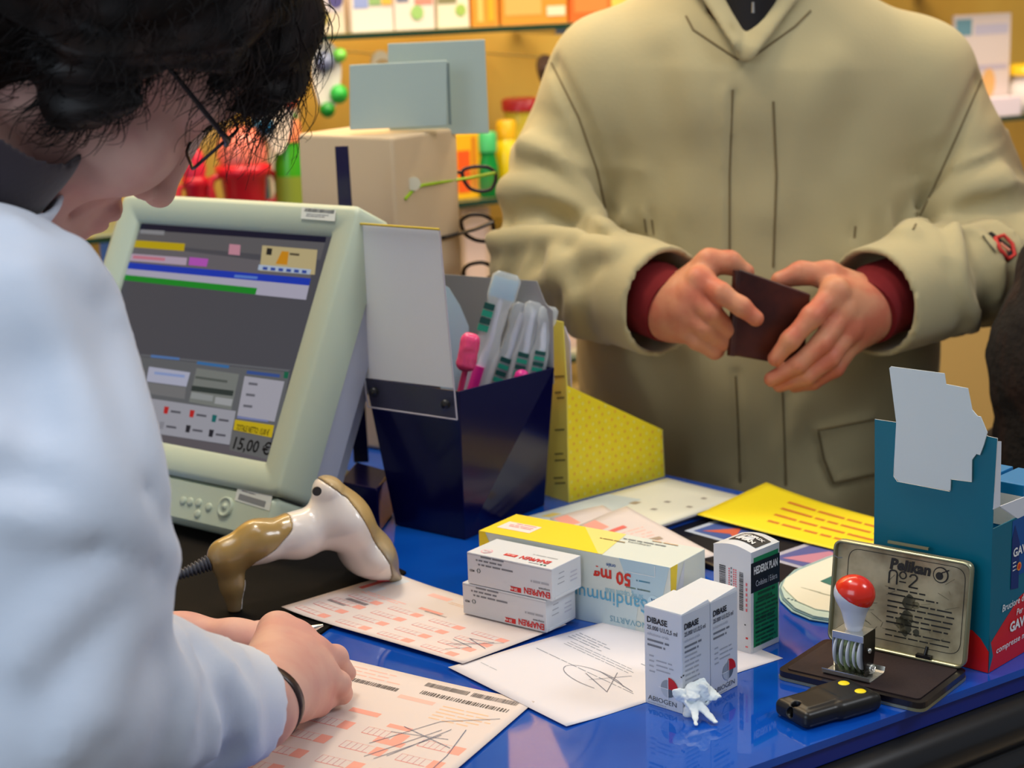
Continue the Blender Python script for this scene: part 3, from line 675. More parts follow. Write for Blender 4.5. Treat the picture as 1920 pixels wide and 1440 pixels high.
# brochures, receipts, flyers at the customer side
zb = .0004
for i, (dx, dy) in enumerate(((6, 4), (-3, 3), (8, 2), (2, 4), (-4, 1), (5, 1), (0, 0))):
    z = .0006 + i * .0011
    q = [(965 + dx, 975 + dy), (1205 + dx, 997 + dy), (1396 + dx, 932 + dy), (1250 + dx, 897 + dy)]
    lab = ['lowest brochure of the stack beside the yellow holder', 'second brochure from the bottom of the stack beside the yellow holder', 'third brochure from the bottom of the stack beside the yellow holder', 'middle brochure of the stack beside the yellow holder', 'third brochure from the top of the stack beside the yellow holder', 'second brochure from the top of the stack beside the yellow holder', 'topmost pale green brochure of the stack beside the yellow holder'][i]
    S = Sheet('brochure', lab, 'brochure', q, paper if i < 6 else col((226, 224, 206), .45), z, .0003, nx=8, ny=8, group='stack of brochures')
    if i == 6:
        F, w, h = S.F, S.w, S.h
        F.poly([(0, 0), (w * .5, 0), (w * .35, h * .6), (0, h * .6)], col((196, 206, 206)), 1); F.rect(w * .08, h * .10, w * .16, h * .18, col((214, 190, 100)), 2); F.rect(w * .35, h * .5, w * .42, h * .55, col((170, 150, 120)), 2)
        for (x, y) in ((.55, .62), (.62, .45), (.72, .8), (.45, .3), (.8, .6)): F.rect(w * x, h * y, w * (x + .05), h * (y + .03), col((150, 140, 130)), 2)
        S.done()
    else: pass
for i, (q, lab, z) in enumerate((([(1030, 972), (1130, 948), (1300, 1045), (1180, 1060)], 'left of the two pink receipts tucked behind the long yellow carton', .0105), ([(1085, 985), (1175, 950), (1345, 1042), (1240, 1062)], 'right of the two pink receipts tucked behind the long yellow carton', .0125))):
    S = Sheet('till_receipt', lab, 'receipt', q, pinkp, z, .001, nx=10, ny=10, group='pink receipts behind the long carton'); F, w, h = S.F, S.w, S.h
    F.rect(w * .05, h * .02, w * .3, h * .2, PK); F.lines(w * .1, h * .9, w * .7, h * .05, 12, PK2, .3, .8); F.rect(w * .3, h * .55, w * .7, h * .6, col((170, 150, 130)), 2); F.rect(w * .05, h * .25, w * .5, h * .3, PKD, 2); S.done()
S = Sheet('counter_mat', 'dark advertising mat with picture cards lying under the yellow flyer', 'mat', ((1175, 1020), (1500, 1120), (1700, 1052), (1350, 962)), mat('dark_print', (14, 17, 32), .25, spec=.6), .0006, 0, nx=6, ny=6)
F, w, h = S.F, S.w, S.h
F.rect(w * .06, h * .50, w * .36, h * .92, col((176, 186, 204)), 1); F.rect(w * .09, h * .54, w * .33, h * .88, col((60, 84, 150)), 2); F.poly([(w * .12, h * .58), (w * .22, h * .82), (w * .30, h * .60), (w * .24, h * .66)], col((200, 90, 60)), 3)
F.rect(w * .56, h * .42, w * .92, h * .92, col((180, 176, 190)), 1); F.rect(w * .59, h * .46, w * .89, h * .88, col((86, 90, 150)), 2); F.poly([(w * .62, h * .5), (w * .70, h * .82), (w * .86, h * .78), (w * .76, h * .55)], col((196, 130, 150)), 3)
S.done()
S = Sheet('yellow_flyer', 'yellow flyer with red lettering lying in front of the customer', 'flyer', ((1306, 972), (1700, 1062), (1760, 1000), (1437, 922)), col((248, 222, 26), .5), .0022, 0, lambda x, y: .010 * y * (1 - x) ** 3 + .004 * (1 - y) * (1 - x) ** 2)
F, w, h = S.F, S.w, S.h
for i in range(4): F.lines(w * (.22 + .02 * i), h * (.75 - i * .17), w * .6, h * .09, 1, col((214, 120, 40)), .5, .85, seed=i, k=2)
S.done()
# rounded leaflets fanned behind the ink pad tin
lf = [(1640, 1020), (1560, 1046), (1500, 1070), (1474, 1085), (1468, 1100), (1474, 1118), (1495, 1138), (1530, 1153), (1575, 1160), (1640, 1158), (1700, 1120), (1700, 1050)]
for i in range(4):
    z = .001 + .0012 * i; off = (-4 + 3 * (3 - i) * .0, (3 - i) * 3.5)
    pts = [G(px + (3 - i) * -1.5 + (0 if i == 3 else (-2 * (3 - i))), py + (3 - i) * 3.2 * (py > 1075) - 10 * (i == 3) * (py > 1110), CZ + z) for px, py in lf]
    c0 = sum(pts, Vector()) / len(pts)
    lab = ['lowest rounded green leaflet behind the ink pad tin', 'second rounded leaflet from the bottom behind the ink pad tin', 'second rounded leaflet from the top behind the ink pad tin', 'topmost cream rounded leaflet behind the ink pad tin'][i]
    t = thing('rounded_leaflet', lab, 'leaflet', c0, 0, 'fan of rounded leaflets')
    b = MB(); b.prism([(p.x - c0.x, p.y - c0.y) for p in pts], 0, .0008, col([(176, 206, 200), (120, 150, 160), (196, 216, 206), (238, 234, 214)][i], .35)); b.build('leaflet_card', t)
    if i >= 1:
        b = MB(); F = Face(b, (-c0.x, -c0.y, .0008), (1, 0, 0), (0, 1, 0), 1, 1, e=.0002)
        if i == 3:
            q = [G(x, y, CZ + z) for x, y in ((1538, 1092), (1560, 1082), (1585, 1092), (1560, 1100))]; F.poly([(p.x, p.y) for p in q][::-1], col((50, 110, 100)), 2)
            for k in range(3):
                A = G(1502 + k * 16, 1103 + k * 5, CZ + z); B = G(1540 + k * 16, 1113 + k * 5, CZ + z); F.line([(A.x, A.y), (B.x, B.y)], .0012, col((200, 198, 176)), 1)
        if i == 2:
            for k in range(14):
                A = G(1476 + k * 7, 1125 + k * 2.2 - k * k * .05, CZ + z); F.rect(A.x, A.y, A.x + .0022, A.y + .0016, col((70, 96, 110)), 2)
        b.build('print', t)
# ================================================================== INK PAD TIN, STAMP, REMOTE, TEAL BOX
tin = mat('worn_tin', (190, 178, 146), .36, metal=.35, vary=(26, (126, 112, 84), .42, .66), bump=(60, .2, .001))
tin_e = mat('tin_edge', (160, 158, 128), .3, metal=.7)
inkp = mat('ink_pad_felt', (38, 24, 26), .75, bump=(200, .4, .001), vary=(8, (52, 30, 24), .4, .7))
blackp = mat('black_plastic', (20, 20, 22), .3, spec=.6)
chrome = mat('chrome', (224, 222, 214), .26, metal=.85)
g0, a, w, d = place((1451, 1273), (1730.5, 1339), (1821, 1269)); w = .1195; d = .080
t = thing('ink_pad_tin', 'open metal ink pad tin with black pad and printed lid propped up', 'ink pad', g0, a)
RR = lambda x0, y0, x1, y1, r: roundc([(x0, y0), (x1, y0), (x1, y1), (x0, y1)], r, 5)
b = MB(); b.prism(RR(-w, 0, 0, d, .008), .0003, .0025, tin_e); b.build('tin_base', t, bevel=.0006)
b = MB(); b.prism(RR(-w + .0004, .0004, -.0004, d - .0004, .008), .0026, .0072, mat('lacquered_rim', (28, 22, 24), .22, spec=.7)); b.build('pad_rim', t, bevel=.0016)
b = MB(); b.prism(RR(-w + .006, .006, -.006, d - .006, .004), .0073, .0080, inkp); b.build('felt_pad', t, bevel=.0004)
lid = MB(); H = .0805; TB = math.tan(R(7)); lw = .113
def LP(s, v, o=0): return (-w + .005 + s, d - .002 + v * math.sin(R(7)) - o, .0085 + v * math.cos(R(7)))
rp = RR(0, 0, lw, H, .007)
lid.add([LP(x, y, 0) for x, y in rp] + [LP(x, y, -.001) for x, y in rp], [tuple(range(len(rp))), tuple(range(len(rp), 2 * len(rp)))[::-1]] + [(i, (i + 1) % len(rp), len(rp) + (i + 1) % len(rp), len(rp) + i) for i in range(len(rp))], tin)
ri = RR(.0015, .0015, lw - .0015, H - .0015, .006)
n = len(rp); lid.add([LP(x, y, 0) for x, y in rp] + [LP(x, y, .005) for x, y in rp] + [LP(x, y, .005) for x, y in ri] + [LP(x, y, 0.0002) for x, y in ri],
    [(k * n + i, k * n + (i + 1) % n, (k + 1) * n + (i + 1) % n, (k + 1) * n + i) for k in range(3) for i in range(n)], tin_e, True)
ld = lid.build('lid', t, label='worn metal lid with black printing, standing open')
b = MB(); F = Face(b, LP(0, 0, 0), (1, 0, 0), tuple(Vector(LP(0, 1, 0)) - Vector(LP(0, 0, 0))), lw, H, e=.0003)
INK = col((28, 26, 24), .5)
fr = roundc([(.011, .008), (lw - .006, .008), (lw - .006, H - .006), (.011, H - .006)], .010, 6); F.line(fr + fr[:1], .0005, INK, 1)
def fat_text(s, a_, b_, size, ww): F.text(s, a_, b_, size, INK, 2, w=ww, bold=.045, shear=.12)
fat_text('Pelikan', .046, H * .80, .0115, .033)
F.disc(.0875, H * .825, .0062, INK, 2); F.disc(.0875, H * .825, .0053, tin, 3); F.disc(.0868, H * .815, .0030, INK, 4); F.line([(.0885, H * .80), (.0885, H * .85), (.0905, H * .86), (.094, H * .885)], .0009, INK, 4)
F.line([(.046, H * .655), (.046, H * .765), (.0475, H * .785), (.051, H * .785), (.0525, H * .765), (.0525, H * .655)], .0012, INK, 2)
F.line([(.0572 + .0027 * math.cos(x), H * .755 + .0027 * math.sin(x)) for x in np.linspace(0, 6.3, 14)], .0010, INK, 2); F.line([(.0545, H * .69), (.060, H * .69)], .0010, INK, 2)
F.line([(.0628, H * .75), (.064, H * .775), (.067, H * .78), (.069, H * .76), (.0685, H * .735), (.0625, H * .655), (.0700, H * .655)], .0012, INK, 2)
F.lines(.046, H * .60, .042, .0042, 2, INK, .28, .7, seed=2); F.lines(.046, H * .48, .056, .0040, 2, INK, .3, .9, seed=4); F.lines(.046, H * .375, .056, .0040, 3, INK, .3, .9, seed=7); F.lines(.046, H * .2, .054, .004, 2, INK, .25, .95, seed=8)
SM = mat('ink_smudge', (74, 72, 58), .5, metal=.3, vary=(50, (120, 112, 84), .45, .6))
rs = random.Random(4)
for i in range(26):                          # scratches and dirt with their own shape
    x = .02 + rs.random() * .08; y = .012 + rs.random() * .05; F.line([(x, y), (x + (rs.random() - .5) * .03, y + (rs.random() - .5) * .012)], .0003, SM, 1)
for i in range(7):
    cx, cy, rr_ = .058 + rs.random() * .02, .015 + rs.random() * .028, .002 + .0025 * rs.random()
    F.poly([(cx + rr_ * (1 + .4 * rs.random()) * math.cos(q), cy + rr_ * (1 + .5 * rs.random()) * math.sin(q)) for q in np.linspace(0, 6.0, 12)], SM, 1)
b.build('printing', ld)
b = MB(); b.box((-w * .72, d - .0015, .0072), (-w * .34, d + .0005, .0086), tin_e)
for s0 in (.080,): 
    P_ = LP(s0, .0, .0015); b.box((P_[0] - .006, P_[1] - .003, P_[2] - .001), (P_[0] + .006, P_[1] + .001, P_[2] + .004), blackp); b.tube([LP(s0, .003, .002), LP(s0 + .001, .010, .0006)], .0012, blackp, 8)
b.build('hinge', t)
b = MB(); b.box((-w * .62, d + .0125, .0895), (-w * .34, d + .0145, .0915), tin_e)
b.build('lid_lip', t)

# date stamp on the pad
gs = G(1600, 1262, CZ + .0082); st = thing('date_stamp', 'self standing date stamp with white and red grip resting on the ink pad', 'date stamp', gs, a + R(0))
SP = MB(); bl_, bw = .0385, .0270
# base plate with turned-up edges
prof = [(-bw / 2, .0042), (-bw / 2 + .0012, .0008), (-bw / 2 + .003, .0), (bw / 2 - .003, .0), (bw / 2 - .0012, .0008), (bw / 2, .0042)]
def plate(pts, x0, x1, th, m, B):
    up_ = [(y, z + th) for y, z in pts]; n = len(pts)
    rings = [[(x, y, z) for y, z in pts] + [(x, y, z) for y, z in up_[::-1]] for x in (x0, x1)]
    B.loft(rings, m, True, False)
plate(prof, -bl_ / 2, bl_ / 2, .0007, chrome, SP); SP.build('base_plate', st, bevel=.0002)
B = MB(); fw = .0255
B.box((-fw / 2, -.0095, .0335), (fw / 2, .0095, .0345), chrome); B.box((-fw / 2 + .0, -.0100, .0290), (fw / 2, -.0092, .0345), chrome)
for sx in (-1, 1):
    x = sx * fw / 2; x0, x1 = min(x, x - sx * .0008), max(x, x - sx * .0008)
    B.prism([(-.0095, .0345), (.0095, .0345), (.0095, .018), (.0065, .006), (.0065, .0008), (-.0065, .0008), (-.0065, .006), (-.0095, .018)], x0, x1, chrome if sx < 0 else mat('dark_steel_side', (62, 58, 54), .22, metal=.9), axis='x')
B.build('steel_frame', st, bevel=.0003)
band = mat('rubber_band_green', (120, 134, 92), .5, vary=(90, (40, 44, 24), .45, .6)); whitep = mat('white_plastic', (206, 210, 222), .3, spec=.5)
for i, x in enumerate((-.0100, -.0048, .0005, .0058, .0096)):
    q = MB(); q.lathe([(.0005, x - .0006), (.0128, x - .0006), (.0132, x), (.0128, x + .0006), (.0005, x + .0006)], whitep, 26, (0, -.0005, .0185), 'x'); q.build('number_wheel', st)
for i, x in enumerate((-.0074, -.0021, .0032, .0078)):
    q = MB(); q.tube([(x, .0105 * math.sin(k), .0178 - .0125 * math.cos(k)) if False else (x, .0100 * math.sin(k), .0175 - .0150 * math.cos(k)) for k in np.linspace(0, 2 * math.pi, 21)], .0018, band, 6, 1.0); q.build('rubber_band', st)
q = MB(); q.lathe([(.0001, fw / 2 + .0016), (.0018, fw / 2 + .0012), (.0020, fw / 2)], chrome, 14, (0, 0, .0205), 'x'); q.build('axle_rivet', st)
q = MB(); q.lathe([(.0030, fw / 2 + .0000), (.0034, fw / 2 + .0020), (.0016, fw / 2 + .0024), (.0014, fw / 2 + .001)], chrome, 16, (0, .0020, .0062), 'x'); q.tube([(fw / 2 + .002, -.003, .004), (fw / 2 + .003, .002, .003), (fw / 2 + .002, .006, .006)], .0006, chrome, 6); q.build('thumb_wheel', st)
S_ = Sculpt((-.02, -.02, .0), (.02, .02, .046), .0006)
S_.U(S_.cone((0, 0, .004), (0, 0, .026), .0070, .0128, ((0, 1, 0), .88)), .002); S_.U(S_.ell((0, 0, .0290), (.0148, .0132, .0125)), .006)
base_d = S_.d.copy()
cutp = (S_.Z - .0290) * .80 + (S_.X + .003) * .45
curve_ = cutp - .0008 * 0
S_.d = np.maximum(base_d, curve_); gr = S_.mesh('grip', whitep, st); gr.location = (0, 0, .0345)
S_.d = np.maximum(base_d - .0003, -curve_); cp = S_.mesh('grip_cap', mat('red_plastic', (222, 42, 22), .22, spec=.6, coat=.3), st, label='glossy red cap on the grip'); cp.location = (0, 0, .0345)
q = MB(); F = Face(q, (-.011, -.0112, .0545), (1, 0, 0), (0, .12, 1), .012, .01, e=.0022); F.line([(.0005, .0050), (.004, .0035), (.0075, .0042)], .0007, col((110, 112, 116)), 1); q.build('maker_mark', gr); q = q

# remote control
A_ = G(1484, 1362); B_ = G(1634, 1328); ra = math.atan2((B_ - A_).y, (B_ - A_).x); c = (G(1505, 1342) + G(1600, 1315)) / 2
ang = R(30); c = G(1554, 1335)
rm = thing('remote_control', 'small black remote key fob with two yellow buttons', 'remote control', c, ang)
rub = mat('remote_shell', (26, 24, 22), .36, spec=.5)
Sr = Sculpt((-.042, -.026, -.002), (.042, .026, .020), .0007)
outl = lambda s: None
def rbox(S, c, h, r):
    qx, qy, qz = np.abs(S.X - c[0]) - h[0] + r, np.abs(S.Y - c[1]) - h[1] + r, np.abs(S.Z - c[2]) - h[2] + r
    return np.sqrt(np.maximum(qx, 0) ** 2 + np.maximum(qy, 0) ** 2 + np.maximum(qz, 0) ** 2) + np.minimum(np.maximum(qx, np.maximum(qy, qz)), 0) - r
Sr.U(rbox(Sr, (-.004, 0, .0068), (.032, .0185, .0065), .005), .001); Sr.U(rbox(Sr, (.014, 0, .0068), (.020, .0200, .0066), .005), .004)
Sr.U(rbox(Sr, (-.014, 0, .0115), (.016, .0130, .0030), .0025), .002)
Sr.S(Sr.cone((-.030, 0, .0), (-.030, 0, .03), .0032), .001); Sr.S(Sr.cone((-.038, 0, .008), (-.028, 0, .008), .0035), .001)
Sr.mesh('shell', rub, rm)
for y in (-.0095, .0085):
    q = MB(); q.lathe([(.0044, .0125), (.0044, .0142), (.0036, .0148), (.0001, .0150)], mat('yellow_button', (250, 224, 20), .4) if 'yellow_button' not in MATS else MATS['yellow_button'], 20, (.021, y, 0)); q.build('button', rm)

# teal display carton with die-cut header
teal = mat('teal_card', (0, 104, 128), .38, spec=.45)
g0, a, _, _ = place((1637, 1206), (1853, 1266), (1960, 1226)); hT = .1285
A_, B_ = G(1640, 912, CZ + hT), G(1862, 956, CZ + hT); aT = math.atan2((B_ - A_).y, (B_ - A_).x); wT = (B_ - A_).length; dT = .105
tt = thing('display_carton', 'teal cardboard display carton with white header card at the counter edge', 'display box', (B_.x, B_.y, CZ + .0004), aT)
b = MB(); th = .0009
b.box((-wT, 0, 0), (0, th, hT), teal); b.box((-th, th, 0), (0, dT, hT * .88), teal); b.box((-wT, th, 0), (-wT + th, dT, hT * .88), teal); b.box((-wT, dT - th, 0), (0, dT, hT * .93), teal); b.box((-wT, 0, 0), (0, dT, th), teal)
b.build('carton_body', tt)
b = MB(); F = Face(b, (-wT, 0, 0), (1, 0, 0), (0, 0, 1), wT, hT, e=.0002); Rr = Face(b, (0, 0, 0), (0, 1, 0), (0, 0, 1), dT, hT, e=.0002)
redc = col((214, 24, 22), .4)
F.poly([(wT * .76, 0), (wT, 0), (wT, .017), (wT * .93, .026), (wT * .86, .031), (wT * .80, .030)], redc, 1)
Rr.poly([(0, 0), (dT, 0), (dT, .060), (.045, .048), (.020, .034), (0, .022)], redc, 1); Rr.poly([(0, .0), (.006, .012), (.0, .03)], teal, 2)
Rr.rect(.030, .066, dT, .112, col((12, 80, 150)), 1); Rr.poly([(.030, .058), (.042, .056), (.042, .092), (.034, .108), (.030, .098)], col((16, 46, 110)), 2)
Rr.text('GAVISCON', .0315, .083, .0095, WH, 4, w=.050, bold=.03); Rr.disc(.0415, .0735, .0034, col((244, 150, 60)), 4); Rr.disc(.0415, .0735, .0022, col((220, 60, 30)), 5); Rr.lines(.0315, .078, .006, .003, 3, WH, .3, k=4)
Rr.text('Bruciore di stomaco?', .0175, .0435, .0078, WH, 4, w=.066, bold=.01, shear=.15); Rr.text('Per', .040, .0345, .0072, WH, 4, bold=.01, shear=.15)
Rr.text('GAVISCON', .0300, .0235, .0108, WH, 4, w=.056, bold=.04); Rr.text('compresse masticabili', .0100, .0125, .0070, WH, 4, w=.074, bold=.01, shear=.15)
b.build('printed_sides', tt)
# header flaps rising from the back panel, curved outward a little
def TP(px, py, off=0.0):                      # point of the panel plane, in the carton's own coordinates
    ca, sa = math.cos(aT), math.sin(aT); nrm = Vector((sa, -ca, 0)); o = B_ + nrm * off
    d_ = ray(px, py); q = CAMP + d_ * ((o - CAMP).dot(nrm) / d_.dot(nrm)) - Vector((B_.x, B_.y, CZ + .0004))
    return (q.x * ca + q.y * sa, off, q.z)
def panel(pix, th, m, off=0.0, edge=None, curve=None):
    q = [TP(x, y, off) for x, y in pix]; P2 = [(p[0], p[2]) for p in q]; return q, P2
b = MB()
x0, x1 = -wT, 0
zt = .048
left = [TP(1638, 908), TP(1640, 786), TP(1681, 792), TP(1676, 870), TP(1675, 893), TP(1682, 903), TP(1781, 922), TP(1783, 899), TP(1822, 904), TP(1823, 862), TP(1832, 852), TP(1838, 853), TP(1847, 815), TP(1852, 818), TP(1870, 822), TP(1863, 955)]
P2 = [(p[0], p[2]) for p in left]; P2[0] = (-wT, hT); P2[-1] = (0, hT)
b.prism(P2, .0, .0009, teal, inner_w, axis='y'); b.build('header_panel', tt)
b = MB(); hc = [(1668, 690), (1671, 687), (1771, 700), (1774, 720), (1815, 728), (1823, 768), (1833, 780), (1839, 781), (1851.5, 811), (1845, 834), (1838, 853), (1831.5, 851), (1823, 862), (1822.5, 903), (1783, 898), (1782, 920), (1686, 903), (1677, 893), (1677, 868), (1681, 792)]
q = [TP(x, y, .003) for x, y in hc]; b.prism([(p[0], p[2]) for p in q], -.0035, -.0026, mat('header_grey', (204, 214, 218), .55), axis='y'); b.build('header_card', tt, label='blank white die-cut card standing up from the carton')
b = MB(); b.add([(0, 0, hT), (.0005, .0002, hT + .052), (.0002, .0085, hT + .050), (0, .010, hT)], [(0, 1, 2, 3)], mat('flap_white', (220, 224, 232), .5)); b.add([(0, .010, hT), (0, dT * .55, hT * .985), (-.0005, dT * .55, hT - .028)][:3] + [(-.0004, .012, hT - .002)], [(0, 1, 2), (0, 2, 3)], MATS['flap_white'])
b.build('side_flap', tt, solid=.0006)
for i, (x, lab) in enumerate(((-.020, 'front'), (-.052, 'middle'), (-.084, 'rear'))):
    sc = thing('sachet_pack', ['blue sachet pack standing nearest the corner inside the teal carton', 'blue sachet pack in the middle of the teal carton', 'blue sachet pack farthest left inside the teal carton'][i], 'sachet pack', (B_.x, B_.y, CZ + .0016), aT, 'sachet packs in the teal carton')
    b = MB(); b.box((x - .014, .058, 0), (x + .014, dT - .004, hT * 1.02), col((20, 120, 180), .35)); b.build('pack', sc, bevel=.0008)
    b = MB(); F = Face(b, (x - .014, .058, 0), (1, 0, 0), (0, 0, 1), .028, hT * 1.02, e=.0003); F.rect(0, hT * .75, .028, hT * .95, WH, 1); F.rect(0, hT * .6, .028, hT * .72, col((0, 130, 150)), 1); b.build('print', sc)

# crumpled tissue at the foot of the small cartons
gt = G(1306, 1345); ts = thing('crumpled_tissue', 'crumpled white paper scrap in front of the small white cartons', 'tissue', gt, R(-20))
S_ = Sculpt((-.024, -.024, -.002), (.028, .022, .034), .0006)
rr = np.random.RandomState(3)
for i in range(12):
    c = rr.uniform((-.012, -.004, .010), (.010, .010, .024)); n_ = rr.normal(size=3); n_ /= np.linalg.norm(n_)
    S_.U(S_.ell(c, (.0075, .0050, .0022), np.linalg.qr(rr.normal(size=(3, 3)))[0]), .0012)
S_.U(S_.cone((-.002, .0, .012), (.004, -.017, .0018), .0042, .0013, ((0, 0, 1), .5)), .002)
S_.U(S_.cone((.002, .0, .010), (.0160, -.009, .0022), .0040, .0022, ((0, 0, 1), .5)), .002); S_.U(S_.cone((-.006, .002, .002), (-.001, .003, .018), .0045, .004), .003)
S_.noise(.0004, 700, 5).mesh('paper_scrap', mat('tissue_white', (240, 246, 244), .75, bump=(300, .3, .0006)), ts)
# ================================================================== MONITOR
def local_frame(o, ux, uy, uz):
    return Matrix(((ux.x, uy.x, uz.x, o.x), (ux.y, uy.y, uz.y, o.y), (ux.z, uy.z, uz.z, o.z), (0, 0, 0, 1)))
sc_px = [(255, 418), (602, 443), (503, 867), (157, 801)]
rs_ = [ray(*p) for p in sc_px]
sol = np.linalg.solve(np.array([[-rs_[1][i], rs_[2][i], -rs_[3][i]] for i in range(3)]), -np.array(rs_[0]))
MS = 1.93; q = [CAMP + rs_[0] * MS] + [CAMP + rs_[i + 1] * (float(sol[i]) * MS) for i in range(3)]
mx = (q[1] - q[0]).normalized(); mz = (q[0] - q[3]); mz = (mz - mx * mz.dot(mx)).normalized(); my = mz.cross(mx)     # my points away from the viewer
MW, MH = (q[1] - q[0]).length, (q[0] - q[3]).length
mo = (q[0] + q[1] + q[2] + q[3]) / 4
MM = local_frame(mo, mx, my, mz); MI = MM.inverted()
def MP(px, py, off=0.0):                     # pixel -> (x, z) on the monitor's front plane
    n = my; o = mo + my * off; d_ = ray(px, py); p = MI @ (CAMP + d_ * ((o - CAMP).dot(n) / d_.dot(n))); return (p.x, p.z)
mon = thing('monitor', 'pale green grey desktop monitor showing the till screen', 'monitor', mo); mon.matrix_world = MM
mgrey = mat('monitor_plastic', (184, 197, 178), .42, spec=.4); mside = mat('monitor_side_plastic', (176, 180, 194), .45); mdark = mat('monitor_gap', (60, 62, 58), .6)
hx, hz = MW / 2, MH / 2; L_, R_, T_, B_2 = -hx - .034, hx + .042, hz + .030, -hz - .074
b = MB()
# bezel ring: bulging frame round the screen
out = RR(L_, -hz - .030, R_, T_, .010); inn = RR(-hx, -hz, hx + .009, hz, .002)
def ringpts(P, y): return [(x, y, z) for x, z in P]
mid1 = RR(L_ + .006, -hz - .024, R_ - .006, T_ - .006, .008); mid2 = RR(-hx - .003, -hz - .003, hx + .012, hz + .003, .003)
b.loft([ringpts(out, .034), ringpts(out, -.006), ringpts(mid1, -.008), ringpts(mid2, -.0055), ringpts(inn, -.001), ringpts(inn, .004)], mgrey, False, True)
b.build('bezel', mon)
b = MB(); b.prism(RR(L_ + .002, B_2 + .012, R_ - .002, T_ - .001, .010), .0345, .062, mside, axis='y'); b.prism(RR(L_ + .02, B_2 + .04, R_ - .02, T_ - .02, .012), .0625, .090, mside, axis='y'); b.build('rear_housing', mon, bevel=.004)
b = MB(); b.loft([ringpts(RR(L_ + .002, B_2, R_ - .002, -hz - .0308, .008), y) for y in (.034, .000)] + [ringpts(RR(L_ + .008, B_2 + .005, R_ - .008, -hz - .034, .006), -.005)], mgrey, True, True); b.build('control_panel', mon)
b = MB(); b.box((L_ + .003, .0, -hz - .0308), (R_ - .003, .03, -hz - .0301), mdark); b.build('seam', mon)
def scr(rgb, e=.62):
    n = 'screen_%02x%02x%02x' % tuple(rgb)
    if n in MATS: return MATS[n]
    m = mat(n, (6, 6, 8), .3, spec=.25); bb = m.node_tree.nodes['Principled BSDF']; bb.inputs['Emission Color'].default_value = lin(rgb) + (1,); bb.inputs['Emission Strength'].default_value = e; return m
b = MB(); b.box((-hx - .001, .0012, -hz - .001), (hx + .0095, .0045, hz + .001), blackp); b.build('screen_surround', mon)
b = MB(); b.box((-hx, .0005, -hz), (hx + .0088, .0035, hz), scr((84, 84, 92)))
def zq(pts, c, k=1):                          # corner points read from the close-up of the screen
    P_ = [MP(200 + x / 3, 400 + y / 3) for x, y in pts]; P_ = [(min(max(x, -hx), hx + .0088), -.00012 * k + .0004, min(max(z, -hz), hz)) for x, z in P_]
    b.add(P_, [tuple(range(len(P_)))[::-1]], scr(c))
zq([(165, 55), (1235, 132), (1228, 164), (158, 90)], (24, 26, 52)); zq([(158, 90), (1228, 164), (1200, 262), (148, 165)], (104, 102, 106)); zq([(190, 90), (325, 98), (322, 122), (186, 112)], (150, 150, 155), 2)
zq([(155, 150), (440, 170), (434, 212), (146, 190)], (206, 178, 20), 2); zq([(146, 190), (434, 212), (1160, 300), (1145, 365), (120, 275)], (112, 108, 114))
zq([(690, 172), (752, 178), (748, 236), (684, 230)], (214, 150, 168), 2); zq([(875, 180), (1185, 205), (1170, 345), (860, 322)], (206, 188, 140), 2); zq([(985, 212), (1025, 216), (1015, 290), (950, 284)], (222, 150, 30), 3); zq([(902, 194), (932, 198), (926, 236), (896, 232)], (40, 40, 40), 3)
zq([(1030, 222), (1085, 227), (1082, 240), (1028, 234)], (90, 80, 60), 3); zq([(856, 288), (1150, 316), (1143, 344), (850, 318)], (190, 206, 228), 3)
for i in range(6): zq([(880 + i * 44, 300 + i * 3.8), (906 + i * 44, 303 + i * 3.8), (904 + i * 44, 320 + i * 3.8), (877 + i * 44, 317 + i * 3.8)], (50, 80, 170), 4)
zq([(136, 226), (452, 250), (446, 292), (128, 266)], (196, 176, 196), 2); zq([(150, 236), (330, 250), (326, 268), (146, 254)], (214, 130, 150), 3); zq([(466, 246), (572, 256), (562, 300), (460, 291)], (196, 92, 200), 3)
zq([(120, 275), (1147, 366), (1138, 406), (110, 310)], (24, 62, 196), 2); zq([(720, 345), (850, 356), (846, 370), (716, 360)], (100, 140, 220), 3)
zq([(110, 310), (1138, 406), (1120, 486), (848, 458), (100, 345)], (190, 186, 206)); zq([(105, 345), (846, 420), (836, 456), (92, 375)], (22, 150, 44), 2)
zq([(130, 785), (1035, 880), (1020, 890), (130, 795)], (110, 112, 118), 2); zq([(130, 800), (1030, 895), (960, 1240), (215, 1040)], (106, 108, 112))
zq([(250, 795), (410, 812), (408, 826), (247, 810)], (90, 130, 190), 3); zq([(238, 862), (470, 895), (448, 975), (222, 945)], (190, 192, 214), 3); zq([(222, 950), (446, 980), (438, 1045), (204, 1010)], (128, 128, 130), 3); zq([(270, 890), (440, 910), (438, 925), (268, 905)], (150, 170, 220), 4)
zq([(510, 832), (690, 856), (686, 872), (506, 848)], (60, 120, 180), 3); zq([(505, 870), (745, 905), (700, 1105), (462, 1060)], (132, 136, 132), 2); zq([(480, 968), (715, 998), (708, 1028), (474, 998)], (52, 62, 60), 3); zq([(500, 915), (680, 940), (677, 954), (497, 928)], (90, 96, 92), 3); zq([(478, 1005), (600, 1025), (594, 1058), (470, 1040)], (160, 164, 164), 3); zq([(612, 1032), (710, 1046), (700, 1085), (606, 1070)], (176, 178, 180), 3)
zq([(790, 884), (975, 906), (972, 924), (785, 902)], (60, 90, 160), 3); zq([(776, 915), (1000, 946), (944, 1172), (734, 1138)], (182, 180, 192), 3); zq([(1000, 890), (1025, 893), (1018, 930), (995, 926)], (20, 110, 80), 4)
for x, y in ((800, 950), (785, 1012), (770, 1075)): zq([(x, y), (x + 50, y + 6), (x + 48, y + 20), (x - 2, y + 14)], (110, 110, 120), 4)
